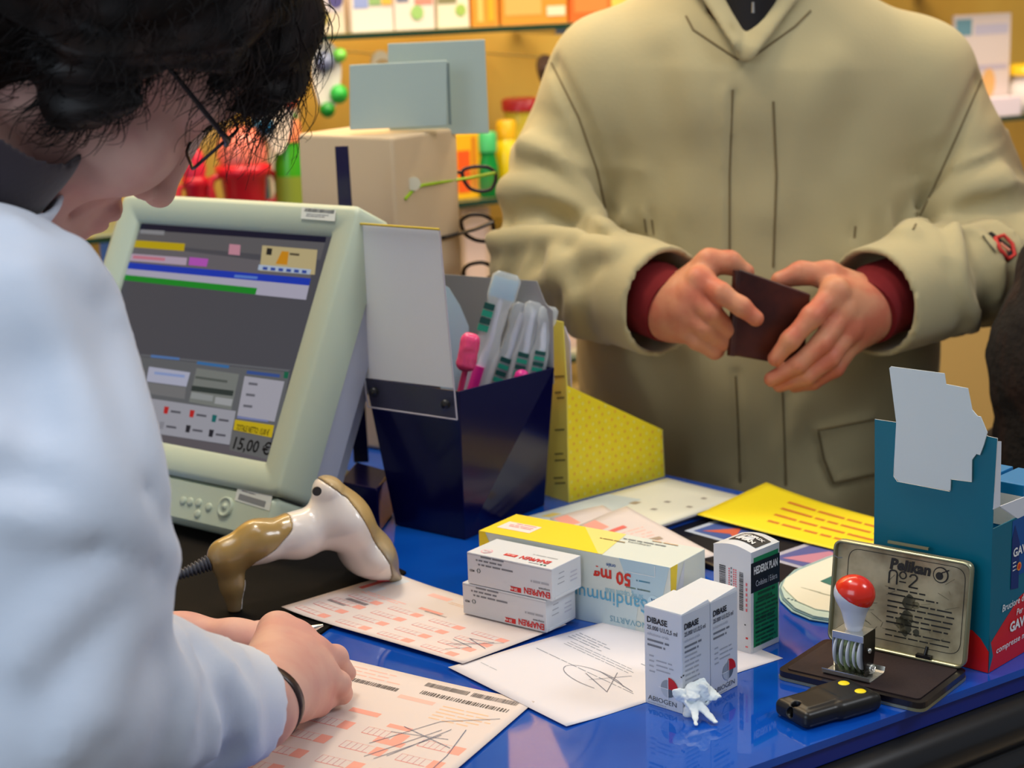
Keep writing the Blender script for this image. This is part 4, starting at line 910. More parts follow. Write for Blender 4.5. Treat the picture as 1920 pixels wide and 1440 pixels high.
zq([(735, 1140), (910, 1164), (908, 1174), (733, 1152)], (130, 140, 190), 4)
zq([(722, 1160), (942, 1192), (928, 1262), (712, 1218)], (214, 186, 26), 3); zq([(205, 1035), (726, 1112), (690, 1302), (238, 1232)], (172, 172, 182), 2); zq([(230, 1230), (920, 1345), (910, 1400), (250, 1290)], (104, 98, 104)); zq([(700, 1220), (925, 1262), (905, 1385), (690, 1330)], (112, 112, 112), 2)
for (x, y, c) in ((325, 1085, (200, 40, 40)), (470, 1105, (200, 40, 40)), (595, 1132, (20, 110, 110)), (300, 1170, (150, 150, 160)), (448, 1190, (40, 40, 50)), (578, 1215, (40, 40, 50))):
    zq([(x, y), (x + 26, y + 4), (x + 16, y + 44), (x - 6, y + 40)], c, 3); zq([(x + 36, y + 22), (x + 92, y + 30), (x + 90, y + 42), (x + 34, y + 34)], (90, 90, 100), 3)
P0_ = MP(200 + 702 / 3, 400 + 1322 / 3); FF = Face(b, (0, -.00035, 0), (1, 0, 0), (0, 0, 1), 1, 1, e=.00012)
FF.text('15,00 €', MP(437, 841)[0], MP(437, 841)[1], .0165, scr((18, 18, 20)), 3, w=.051, bold=.02)
P1_ = MP(200 + 726 / 3, 400 + 1212 / 3); FF.text('TOTALE NETTO: 15,00 €', P1_[0] + .001, P1_[1] - .001, .0080, scr((40, 34, 10)), 3, w=.046, bold=.02)
b.build('screen', mon)
b = MB(); F = Face(b, (0, -.0051, 0), (1, 0, 0), (0, 0, 1), 1, 1, e=.0002)
p = MP(296, 893, -.005); F.text('PHILIPS', p[0] - .028, p[1] - .012, .0115, col((60, 62, 66)), 2, w=.046, bold=.02); b.build('maker_name', mon)
for x, y, r in ((344, 939, .0042), (357, 941, .0042), (373, 943, .0042), (371, 964, .0042), (392, 951, .0042)):
    p = MP(x, y, -.005); c = MB(); c.lathe([(r, -.0048), (r * .95, -.0062), (r * .5, -.0066), (.0001, -.0066)], mgrey, 16, (p[0], 0, p[1]), 'y'); c.build('button', mon)
p = MP(424, 951, -.005); c = MB(); c.lathe([(.0100, -.0048), (.0097, -.0075), (.0080, -.0082), (.0075, -.0070), (.0030, -.0070), (.0028, -.0082), (.0001, -.0083)], mgrey, 24, (p[0], 0, p[1]), 'y'); c.build('power_button', mon)
for pts, yy, nm in (([(566, 388), (630, 394), (628, 415), (564, 410)], -.0086, 'asset_sticker'), ([(447, 908), (512, 925), (505, 958), (440, 938)], -.0054, 'barcode_sticker')):
    c = MB(); P_ = [MP(x, y, yy) for x, y in pts]; c.add([(x, yy, z) for x, z in P_], [(0, 3, 2, 1)], col((214, 220, 214), .4))
    (x0, z0), (x1, z1) = P_[3], P_[1]; h_ = z1 - z0; F = Face(c, (x0, yy, P_[3][1]), (P_[2][0] - P_[3][0], 0, P_[2][1] - P_[3][1]), (0, 0, 1), x1 - x0, h_, e=.0002)
    hh = (P_[0][1] - P_[3][1])
    if nm == 'asset_sticker': F.bars(.002, hh * .62, (x1 - x0) * .9, hh * .3, col((70, 72, 74)), 1, 3); F.lines(.006, hh * .4, (x1 - x0) * .7, hh * .16, 2, GR, .4)
    else: F.rect(.004, hh * .12, (x1 - x0) * .88, hh * .48, col((130, 134, 136)), 1); F.lines(.006, hh * .66, (x1 - x0) * .5, hh * .16, 1, GR, .4)
    c.build(nm, mon)
# foot
ft = G(400, 1040); c = MB()
zc = (MI @ Vector((0, 0, 0)))
wl = MB(); wl.lathe([(.105, CZ + .0006), (.108, CZ + .004), (.10, CZ + .012), (.05, CZ + .020), (.045, CZ + .07)], mat('monitor_foot', (120, 128, 104), .5), 40, (mo.x + my.x * .060 + .01, mo.y + my.y * .060 - .005, 0))
fo = wl.build('swivel_foot', mon); fo.matrix_parent_inverse = MI

# ================================================================== BARCODE SCANNER
Af, An = G(442, 1150), G(752, 1089); sA = (An - Af); sA.z = 0; sA.normalize(); sN = Vector((sA.y, -sA.x, 0))
def SPx(px, py, off=0.0):
    o = Af + sN * off; d_ = ray(px, py); return CAMP + d_ * ((o - CAMP).dot(sN) / d_.dot(sN))
scn = thing('barcode_scanner', 'white handheld barcode scanner with gold and grey trim resting on its nose', 'barcode scanner', (Af.x, Af.y, CZ + .002))
scw = mat('scanner_white', (226, 220, 216), .22, spec=.5, coat=.4); scg = mat('scanner_gold_grip', (158, 130, 74), .26, spec=.6, coat=.4, vary=(9, (124, 112, 96), .4, .65)); scb = mat('scanner_grey_rim', (140, 130, 112), .35, spec=.5, vary=(11, (176, 148, 96), .45, .6))
allp = [SPx(x, y) for x, y in ((385, 880), (770, 1155))]
lo = (min(p.x for p in allp) - .05, min(p.y for p in allp) - .05, CZ - .004); hi = (max(p.x for p in allp) + .05, max(p.y for p in allp) + .05, CZ + .15)
S_ = Sculpt(lo, hi, .0013)
def sc(px1, py1, r1, px2, py2, r2, fl=1.0, k=.012): S_.U(S_.cone(SPx(px1, py1), SPx(px2, py2), r1, r2, (sN, fl) if fl != 1 else None), k)
S_.d = S_.cone(SPx(422, 1042), SPx(482, 1016), .0125, .0165)
sc(482, 1016, .0165, 560, 1004, .0182); sc(560, 1002, .0180, 618, 985, .0185, 1.1)
sc(424, 1044, .0120, 436, 1096, .0098, .85, .012); sc(436, 1096, .0098, 441, 1140, .0062, .9, .006)
sc(616, 920, .0125, 642, 968, .0180, 1.7, .020); sc(642, 968, .0185, 688, 1036, .0190, 1.8, .016); sc(688, 1036, .0190, 737, 1080, .0055, 2.4, .012)
S_.S(S_.Z * -1 + (CZ + .0028) if False else (S_.Z - (CZ + .0030)), .001)
bd = S_.d.copy()
ax = (S_.X - Af.x) * sA.x + (S_.Y - Af.y) * sA.y
def bound(pts):
    P_ = [SPx(x, y) for x, y in pts]; zz = [p.z for p in P_]; aa = [(p - Af).dot(sA) for p in P_]; o = np.argsort(zz); return np.interp(S_.Z, np.array(zz)[o], np.array(aa)[o])
gold = (ax - bound([(545, 950), (535, 985), (505, 1018), (470, 1045), (455, 1085), (447, 1150)])) * .7
rim = -(ax - bound([(585, 880), (600, 899), (632, 922), (660, 972), (690, 1030), (722, 1092)])) * .8
S_.d = np.maximum(bd, np.maximum(-gold - .0, -rim - .0)) if False else np.maximum(np.maximum(bd, -gold), -rim)
o = S_.mesh('housing', scw, scn); o.matrix_parent_inverse = scn.matrix_world.inverted() if False else Matrix.Translation((-Af.x, -Af.y, -(CZ + .002)))
def keep(o): o.matrix_parent_inverse = Matrix.Translation((-Af.x, -Af.y, -(CZ + .002))); return o
S_.d = np.maximum(bd - .0006, gold); keep(S_.mesh('grip_cover', scg, scn, label='gold grip cover and butt'))
S_.d = np.maximum(bd - .0005, rim); keep(S_.mesh('head_rim', scb, scn, label='grey gold rim of the scanner head'))
b = MB(); p = SPx(594, 921, .0215); b.lathe([(.0040, -.001), (.0040, .0006), (.0028, .0004), (.0026, -.0006), (.0001, -.0006)], blackp, 16, (0, 0, 0), 'y')
o = b.build('screw_hole', scn); o.matrix_world = local_frame(p, sA, -sN, Vector((0, 0, 1))); o.matrix_parent_inverse = Matrix.Translation((-Af.x, -Af.y, -(CZ + .002)))
b = MB(); b.hexa([tuple(SPx(x, y, o_)) for x, y, o_ in ((640, 1040, -.011), (690, 1068, -.011), (690, 1068, .011), (640, 1040, .011))], [tuple(SPx(x, y, o_)) for x, y, o_ in ((655, 1028, -.010), (700, 1050, -.010), (700, 1050, .010), (655, 1028, .010))], mat('trigger_grey', (120, 112, 104), .4)); keep(b.build('trigger', scn, bevel=.003))
b = MB(); b.tube([SPx(708, 1088, .016), SPx(737, 1088.5, .014)], .0011, col((196, 40, 70), .3), 6); keep(b.build('scan_window_edge', scn))
cord = mat('cord_grey', (62, 66, 78), .45)
cpts = [SPx(404, 1050), SPx(380, 1060), SPx(352, 1072), SPx(325, 1082), SPx(280, 1110, .01)]
b = MB(); P_ = []
for i in range(len(cpts) - 1):
    for k in range(16): P_.append(cpts[i].lerp(cpts[i + 1], k / 16))
rr_ = [(.0072 - .0040 * min(i / 48, 1)) * (1.12 if i % 4 in (1, 2) else .80) for i in range(len(P_))]
b.tube(P_, rr_, cord, 14); keep(b.build('strain_relief', scn))
b = MB(); e = P_[-1]; b.tube([e, e + Vector((-.03, .01, -.02)), Vector((e.x - .07, e.y + .05, CZ + .0058)), Vector((e.x - .12, e.y + .16, CZ + .0058))], .0026, cord, 10); keep(b.build('cord', scn))

# ================================================================== SPECTACLE DISPLAY STAND
beige = mat('display_cream', (214, 190, 156), .5, spec=.3); navy = mat('navy_acrylic', (9, 9, 56), .16, spec=.4, coat=.08); grn = mat('blank_card', (168, 184, 178), .6)
def along(P, ang_, pxt):                      # length along a ground direction until a given pixel column
    lo_, hi_ = 0.0, .6; d_ = Vector((math.cos(ang_), math.sin(ang_), 0)); s0 = topix(P)[0] < pxt
    for _ in range(40):
        m_ = (lo_ + hi_) / 2
        if (topix(P + d_ * m_)[0] < pxt) == s0: lo_ = m_
        else: hi_ = m_
    return lo_
PF = D(735, 258, 1.96); aB = R(-36); wB = along(PF, aB + math.pi, 557); dB = along(PF, aB + math.pi / 2, 857); hB = PF.z - CZ
ds = thing('spectacle_display', 'cream floor-like counter display for reading glasses with two blank grey cards on top', 'display stand', (PF.x, PF.y, CZ + .0006), aB)
ds['label'] = 'tall cream counter display for reading glasses with two blank grey green cards on top'
b = MB(); b.box((-wB, 0, 0), (0, dB, hB), beige); b.build('display_box', ds, bevel=.004, seg=3)
b = MB(); b.box((-wB + .004, dB - .006, hB + .0005), (-wB * .3, dB - .002, hB + .020), beige); b.build('rear_flap', ds, bevel=.001)
DSi = (Matrix.Translation((PF.x, PF.y, CZ + .0006)) @ Matrix.Rotation(aB, 4, 'Z')).inverted()
def dsworld(b, name, **k):
    o = b.build(name, ds, **k); o.matrix_parent_inverse = DSi; return o
def card(pts, Y, th, m, name, r=.004, **k):
    P_ = [D(x, y, Y) for x, y in pts]; b = MB(); b.hexa([(p.x, p.y + th, p.z) for p in (P_[3], P_[2], P_[2], P_[3])][:2] + [(P_[2].x, P_[2].y, P_[2].z), (P_[3].x, P_[3].y, P_[3].z)], [(P_[0].x, P_[0].y + th, P_[0].z), (P_[1].x, P_[1].y + th, P_[1].z), tuple(P_[1]), tuple(P_[0])], m)
    return dsworld(b, name, bevel=.0008, **k)
card([(655, 122), (838, 113), (838, 236), (656, 244)], 2.005, .003, grn, 'front_header_card', label='smaller blank grey green card')
card([(727, 82), (909, 74), (917, 250), (730, 256)], 2.045, .003, grn, 'rear_header_card', label='larger blank grey green card')
b = MB(); p = D(841, 180, 2.008); b.box((p.x - .001, p.y - .002, D(838, 234, 2.008).z), (p.x + .002, p.y + .003, D(838, 118, 2.008).z), mat('card_edge', (104, 120, 118), .5)); dsworld(b, 'card_edge_strip')
zt_ = D(640, 274, 1.86).z; bp = G(690, 905); b = MB(); bx = D(640, 274, 1.86); bb_ = D(678, 880, 1.86)
b.hexa([(bb_.x - .008, 1.86, CZ + .02), (bb_.x + .008, 1.86, CZ + .02), (bb_.x + .008, 1.866, CZ + .02), (bb_.x - .008, 1.866, CZ + .02)], [(bx.x - .0068, 1.86, bx.z), (bx.x + .0068, 1.86, bx.z), (bx.x + .0068, 1.866, bx.z), (bx.x - .0068, 1.866, bx.z)], navy); dsworld(b, 'navy_post', bevel=.001)
pb = [G(640, 985), G(712, 1001), G(738, 965), G(672, 945)]
b = MB(); b.hexa([(p.x, p.y, CZ + .0006) for p in pb], [(p.x, p.y, CZ + .045) for p in pb], navy); dsworld(b, 'navy_base', bevel=.002)
b = MB(); p = D(776, 344, 1.985); b.lathe([(.0075, -.004), (.0075, 0), (.006, .001), (.0035, -.001), (.0034, -.003)], mat('clear_grommet', (220, 214, 190), .15, spec=.6), 18, (p.x, p.y, p.z), 'y'); dsworld(b, 'grommet')

# spectacles hanging on its right side
def spectacles(label, rim, temple, m_f, m_t, Y, tr, rimr, flat=.6, full=True, group='reading glasses on the cream display'):
    P_ = [D(x, y, Y + (i % 2) * 0) for i, (x, y) in enumerate(rim)]; c = sum(P_, Vector()) / len(P_)
    t = thing('reading_glasses', label, 'spectacles', c, 0, group)
    def rel(p): return Vector(p) - c
    b = MB(); loop = [rel(p) for p in P_]; loop = sum([[loop[i].lerp(loop[(i + 1) % len(loop)], k / 3) for k in range(3)] for i in range(len(loop))], [])
    sm = [(loop[i - 1] + loop[i] * 2 + loop[(i + 1) % len(loop)]) / 4 for i in range(len(loop))]
    b.tube(sm + sm[:2], rimr, m_f, 8)
    far = [p + Vector((-.062, .022, .002)) for p in sm]; b.tube(far + far[:2], rimr, m_f, 8); iL = min(range(len(sm)), key=lambda i: sm[i].x); b.tube([sm[iL], sm[iL].lerp(far[iL], .5) + Vector((-.004, 0, .004)), far[max(range(len(far)), key=lambda i: far[i].x)]], rimr, m_f, 8)
    b.build('frame', t)
    b = MB(); b.add([tuple(p) for p in sm] , [tuple(range(len(sm)))], mat('spectacle_lens', (250, 250, 250), .02, trans=1, alpha=.18) if 'spectacle_lens' not in MATS else MATS['spectacle_lens']); b.build('lens', t)
    b = MB(); b.tube([rel(D(x, y, yy)) for x, y, yy in temple], tr, m_t, 8, flat); b.build('temple', t)
    return t
Yg = PF.y + dB * math.sin(aB + math.pi / 2) + .012
def fy(px): return PF.y + dB * math.sin(aB + math.pi / 2) * min(max((px - 735) / 122, 0), 1) - .004
spectacles('reading glasses with lime green temple and purple black rim, topmost on the display', [(866, 318), (890, 312), (915, 313), (929, 322), (930, 338), (922, 356), (900, 360), (880, 354), (868, 336)], [(929, 324, Yg - .004), (880, 334, Yg - .006), (850, 338, fy(857)), (820, 343, fy(820)), (790, 348, fy(790)), (776, 354, fy(776)), (758, 374, fy(758))], mat('purple_black', (38, 22, 48), .25), mat('lime_temple', (150, 190, 20), .25), Yg, .0030, .0021)
spectacles('black reading glasses with broad black temple, below the lime green pair', [(864, 412), (880, 402), (905, 402), (924, 412), (926, 440), (916, 453), (892, 451), (872, 440), (865, 424)], [(924, 416, Yg - .006), (890, 430, Yg - .010), (850, 441, fy(850) - .005), (829, 446, fy(829) - .005)], mat('brown_black', (46, 34, 30), .25), mat('black_temple', (16, 14, 28), .3), Yg, .0062, .0024, .35)
spectacles('dark brown reading glasses half hidden behind the toothbrush holder', [(868, 506), (880, 495), (905, 491), (924, 500), (930, 520), (918, 545), (890, 548), (872, 530)], [(926, 512, Yg - .004), (890, 540, Yg - .008), (850, 550, fy(850))], MATS['brown_black'], MATS['brown_black'], Yg, .0028, .0024)

# ================================================================== TOOTHBRUSH HOLDER
zb_ = CZ + .1445
T1, T0, T2 = G(684, 709, zb_), G(861, 734, zb_), G(1040, 689, zb_); T3 = T1 + T2 - T0
B1, B0, B2 = G(741, 985), G(872, 1013), G(1021, 948); B3 = B1 + B2 - B0
bn = thing('toothbrush_holder', 'tapered navy blue acrylic holder full of toothbrush packs', 'holder', (B0.x, B0.y, CZ + .0006)); BI = Matrix.Translation((-B0.x, -B0.y, -(CZ + .0006)))
def bnb(b, name, **k): o = b.build(name, bn, **k); o.matrix_parent_inverse = BI; return o
bot = [Vector((p.x, p.y, CZ + .0008)) for p in (B0, B2, B3, B1)]; top = [T0, T2, T3, T1]
def shrink(P_, f): c = sum(P_, Vector()) / 4; return [p.lerp(c, f) for p in P_]
b = MB(); b.loft([[tuple(p) for p in q_] for q_ in (bot, top, shrink(top, .03), [p + Vector((0, 0, .004)) for p in shrink(bot, .03)])], navy, True, False); bnb(b, 'holder_body', bevel=.0008)
nL = (T1 - T0).cross(B0 - T0).normalized(); nL = nL if nL.y < 0 else -nL
def BLp(px, py, off=0.0):
    o = T0 + nL * off; d_ = ray(px, py); return CAMP + d_ * ((o - CAMP).dot(nL) / d_.dot(nL))
acr = mat('clear_acrylic', (235, 238, 240), .05, alpha=.025); acre = mat('acrylic_edge', (196, 190, 200), .2, spec=.6)
cor = [(641, 418), (824, 431), (857, 787), (690, 763)]
b = MB(); A0 = [BLp(x, y, .003) for x, y in cor]; b.hexa([tuple(p) for p in [BLp(x, y, .0015) for x, y in cor]], [tuple(p) for p in A0], acr); bnb(b, 'clear_panel')
b = MB(); b.add([tuple(BLp(x, y, .0011)) for x, y in ((643, 420), (822, 432), (852, 728), (683, 708))], [(0, 1, 2, 3)], mat('panel_paper', (232, 236, 238), .6)); bnb(b, 'blank_paper_insert', solid=.0004)
b = MB(); 
for i in range(4): b.tube([A0[i], A0[(i + 1) % 4]], .0008, acre, 6)
bnb(b, 'panel_edge')
b = MB(); b.tube([BLp(641, 417, .004), BLp(824, 430, .004)], .0012, col((206, 180, 60), .4), 6); bnb(b, 'yellow_top_edge')
for x, y in ((701, 735), (835, 758)): 
    b = MB(); p = BLp(x, y, .004); b.lathe([(.0001, -.003), (.0042, -.0025), (.0046, 0.0)], blackp, 16, tuple(p), 'y'); bnb(b, 'screw')
# grey backing card
nB = nL.copy(); nB.z = 0; nB.normalize()
def BBp(px, py, o): d_ = ray(px, py); return CAMP + d_ * ((o - CAMP).dot(nB) / d_.dot(nB))
ob = T2 - nB * .002
b = MB(); gp_ = [(800, 512), (1006, 527), (1014, 548), (1022, 568), (1036, 583), (1038, 720), (800, 720)]
F_ = [BBp(x, y, ob) for x, y in gp_]; Bk = [p - nB * .001 for p in F_]; n = len(F_)
b.add([tuple(p) for p in F_ + Bk], [tuple(range(n)), tuple(range(n, 2 * n))[::-1]] + [(i, n + i, n + (i + 1) % n, (i + 1) % n) for i in range(n)], mat('grey_backing', (150, 152, 156), .6)); bnb(b, 'backing_card')

blis = mat('clear_blister', (232, 240, 244), .08, spec=.9, alpha=.40); bgreen = mat('bristle_green', (26, 150, 124), .5); bgd = mat('bristle_dark', (8, 74, 70), .5); hw = mat('handle_white', (214, 220, 240), .25)
hpink = mat('pink_plastic', (240, 74, 130), .25, coat=.3); hmag = mat('magenta_rubber', (214, 40, 140), .35); hor = mat('orange_plastic', (236, 120, 30), .3)
def tb(label, p0, p1, Y, wpx, handle, yoff=0, blue=False, rev=False):
    A = D(*p0, Y); Bt = D(*p1, Y + yoff); u = (Bt - A); L = u.length; u.normalize(); n = Vector((0, -1, 0)); n = (n - u * n.dot(u)).normalized(); s = u.cross(n)
    t = thing('toothbrush_pack', label, 'toothbrush pack', A, 0, 'toothbrush packs in the navy holder'); M = local_frame(Vector(), s, n * -1, u); W_ = wpx / 2 / FPX * Y
    def bb(b, nm, **k): o = b.build(nm, t, **k); return o
    b = MB(); b.X = M; ring = lambda sc_, z, th: [(x * sc_, y_ * th, z) for x, y_ in RR(-W_, -.006, W_, .006, .004)]
    b.loft([ring(.9, 0, 1), ring(1, .01, 1), ring(1, L * .35, 1), ring(.78, L * .5, .9), ring(.8, L * .72, .9), ring(1.05, L * .8, 1.1), ring(1.05, L * .96, 1.1), ring(.7, L, .7)], blis, True, True); bb(b, 'blister')
    b = MB(); b.X = M; hl = [(0, -.001, -.03 if True else 0), (0, -.001, L * .3), (.002, -.002, L * .45), (0, -.001, L * .6), (0, 0, L * .90)]
    b.tube(hl, [.0045, .0042, .0030, .0036, .0030], handle, 10); bb(b, 'brush_handle')
    b = MB(); b.X = M
    for i in range(4):
        z = L * (.12 + .075 * i) if not blue else L * (.50 + .06 * i); b.box((-.0052 - (.009 if blue else 0), -.0075, z), (.0052 - (.009 if blue else 0), -.002, z + L * .05), bgreen if i % 2 == 0 else bgd)
    bb(b, 'bristles')
    if blue:
        b = MB(); b.X = M; b.loft([[(x * .92, y_ * .7, z) for x, y_ in RR(-W_, -.006, W_, .006, .004)] for z in (L * .79, L * .95)], mat('pale_blue_insert', (130, 196, 232), .25, alpha=.75), True, True); bb(b, 'blue_insert')
        b = MB(); b.X = M; b.tube([(-.002, -.002, -.035), (-.002, -.002, L * .22)], .0068, hmag, 10); bb(b, 'rubber_grip')
    return t
tb('front toothbrush pack with white and magenta brush under a pale blue cap', (888, 735), (953, 512), 1.735, 54, hw, .01, True)
tb('toothbrush pack with green bristles right behind the front one', (925, 735), (986, 570), 1.745, 44, hw, .01)
tb('toothbrush pack with green bristles in the middle of the row', (966, 722), (1006, 566), 1.742, 40, hw, .01)
tb('toothbrush pack with green bristles at the right end of the row', (1002, 712), (1030, 574), 1.740, 36, hw, .01)
pk = thing('brush_head_cover', 'glossy pink brush head cover sticking out beside the blank panel', 'brush cover', D(878, 660, 1.70)); c = D(878, 660, 1.70)
S_ = Sculpt((-.02, -.016, -.03), (.02, .016, .03), .0008); S_.U(rbox(S_, (0, 0, 0), (.0095, .0085, .0185), .007), .001); S_.noise(.0004, 260, 2); o = S_.mesh('cover_shell', hpink, pk); o.rotation_euler = (0, R(14), 0)
b = MB(); b.tube([(-.003, 0, -.016), (-.012, .004, -.05)], .003, hpink, 8); b.build('cover_handle', pk)
for nm, px, py, m_, lab in (('toothpaste_cap', 978, 700, hmag, 'magenta rounded cap peeping over the holder edge'), ('toothpaste_cap', 1010, 694, hor, 'orange rounded cap peeping over the holder edge')):
    p = D(px, py + 6, 1.715 + (px - 978) * .0012); t = thing(nm, lab, 'cap', p); b = MB(); b.lathe([(.007, -.03), (.0075, .0), (.006, .0045), (.0025, .0065), (.0001, .007)], m_, 18); b.build('cap_body', t)
lfp = [D(x, y, 1.74) for x, y in ((826, 530), (842, 540), (862, 572), (879, 612), (880, 735), (826, 735))]
t = thing('folded_leaflet', 'pale blue leaflet standing in the navy holder behind the blank panel', 'leaflet', lfp[4]); b = MB(); b.add([tuple(p - lfp[4]) for p in lfp], [tuple(range(6))], mat('pale_blue_paper', (176, 204, 220), .5)); b.build('paper', t, solid=.0008)

# ================================================================== YELLOW LEAFLET HOLDER
Y0, Y2 = G(1066, 942), G(1247, 893); yv = (Y2 - Y0).normalized(); yn = Vector((yv.y, -yv.x, 0)); yu = -yn
yh = thing('leaflet_holder', 'yellow patterned cardboard leaflet holder with slanted side between navy holder and jacket', 'holder', (Y0.x, Y0.y, CZ + .0005)); YI = Matrix.Translation((-Y0.x, -Y0.y, -(CZ + .0005)))
def Yp(px, py, n_, off=0.0): o = Y0 + n_ * off; d_ = ray(px, py); return CAMP + d_ * ((o - CAMP).dot(n_) / d_.dot(n_))
ycol = mat('yellow_card', (250, 226, 40), .45); ycol2 = mat('pale_yellow_card', (232, 218, 96), .5)
sp = [(1066, 942), (1247, 893), (1243, 806), (1062, 722)]; S0 = [Yp(x, y, yn) for x, y in sp]
b = MB(); back = [p + yu * -.030 if False else p - yn * .035 for p in S0]
def slab(b, P_, n_, th, m):
    k = len(P_); b.add([tuple(p) for p in P_] + [tuple(p - n_ * th) for p in P_], [tuple(range(k)), tuple(range(k, 2 * k))[::-1]] + [(i, k + i, k + (i + 1) % k, (i + 1) % k) for i in range(k)], m)
slab(b, S0, yn, .0012, ycol); slab(b, [p - yn * .045 for p in S0], yn, .0012, ycol)
e_ = [S0[1], S0[1] - yn * .045, S0[2] - yn * .045, S0[2]]; slab(b, e_, yv, .0012, mat('pale_edge', (214, 214, 206), .5))
o = b.build('slanted_tray', yh); o.matrix_parent_inverse = YI
b = MB(); H0 = S0[0].z; uu = yv; ww = (S0[1] - S0[0]).length; F = Face(b, S0[0], yv, (0, 0, 1), ww, .12, e=.0003)
OD = col((243, 192, 62), .5); CD = col((248, 236, 110), .5); h0, h1 = S0[3].z - H0, S0[2].z - H0
for i in range(15):
    for j in range(16):
        x = (i + .5 + .5 * (j % 2)) * ww / 15.5; y = (j + .6) * h0 / 15.5
        if y < h0 + (h1 - h0) * x / ww - .003 and x < ww - .003:
            F.poly([(x - .0018, y), (x, y - .0022), (x + .0018, y), (x, y + .0022)], OD if (i + j) % 2 else CD, 1)
o = b.build('printed_pattern', yh); o.matrix_parent_inverse = YI
lf_ = [(1020, 951), (1066, 942), (1062, 722), (1055, 604), (1036, 600)]
b = MB(); P_ = [Yp(x, y, -yv) for x, y in lf_]; slab(b, P_, -yv, .0012, ycol2); F = Face(b, P_[0], -yn * -1 if False else yn * 1, (0, 0, 1), .05, .2, e=.0014) 
o = b.build('tall_front_card', yh); o.matrix_parent_inverse = YI
b = MB()
for x0, x1, y in ((1040, 1052, 735), (1044, 1058, 745), (1040, 1058, 805), (1040, 1056, 850), (1040, 1060, 862), (1038, 1056, 895), (1040, 1060, 905), (1038, 1058, 705)):
    q_ = [Yp(a_, b_, -yv, .0004) for a_, b_ in ((x0, y), (x1, y - 1), (x1, y + 2), (x0, y + 3))]; b.add([tuple(p) for p in q_], [(0, 1, 2, 3)], col((120, 110, 50)))
o = b.build('print', yh); o.matrix_parent_inverse = YI
b = MB(); P_ = [Yp(x, y, -yv, -.012) for x, y in ((1058, 735), (1071, 730), (1068, 640), (1058, 612))]; slab(b, P_, -yv, .0012, mat('lilac_card', (190, 186, 206), .5)); o = b.build('rear_card', yh); o.matrix_parent_inverse = YI
# ================================================================== PEOPLE
def polys(S):
    import openvdb
    g = openvdb.FloatGrid(); b = S.vox * 4
    g.copyFromArray(np.clip(S.d, -b, b).astype(np.float32)); g.transform = openvdb.createLinearTransform(voxelSize=S.vox)
    p, t, q = g.convertToPolygons(isovalue=0.0, adaptivity=0.0)
    return np.asarray(p, float) + S.lo, [tuple(int(i) for i in f[::-1]) for f in q] + [tuple(int(i) for i in f[::-1]) for f in t]
def join_mesh(name, parts, mats_, parent, inv, label=None):
    V, Fc, MI_ = [], [], []
    for (p, f, mi_) in parts:
        o = len(V); V += [tuple(v) for v in p]; Fc += [tuple(a + o for a in q) for q in f]; MI_ += (mi_ if isinstance(mi_, list) else [mi_] * len(f))
    me = bpy.data.meshes.new(name); me.from_pydata(V, [], Fc)
    for m in mats_: me.materials.append(m)
    me.polygons.foreach_set('material_index', MI_); me.polygons.foreach_set('use_smooth', [True] * len(Fc)); me.update()
    o = bpy.data.objects.new(name, me); COL.objects.link(o); o.parent = parent; o.matrix_parent_inverse = inv
    if label: o['label'] = label
    return o
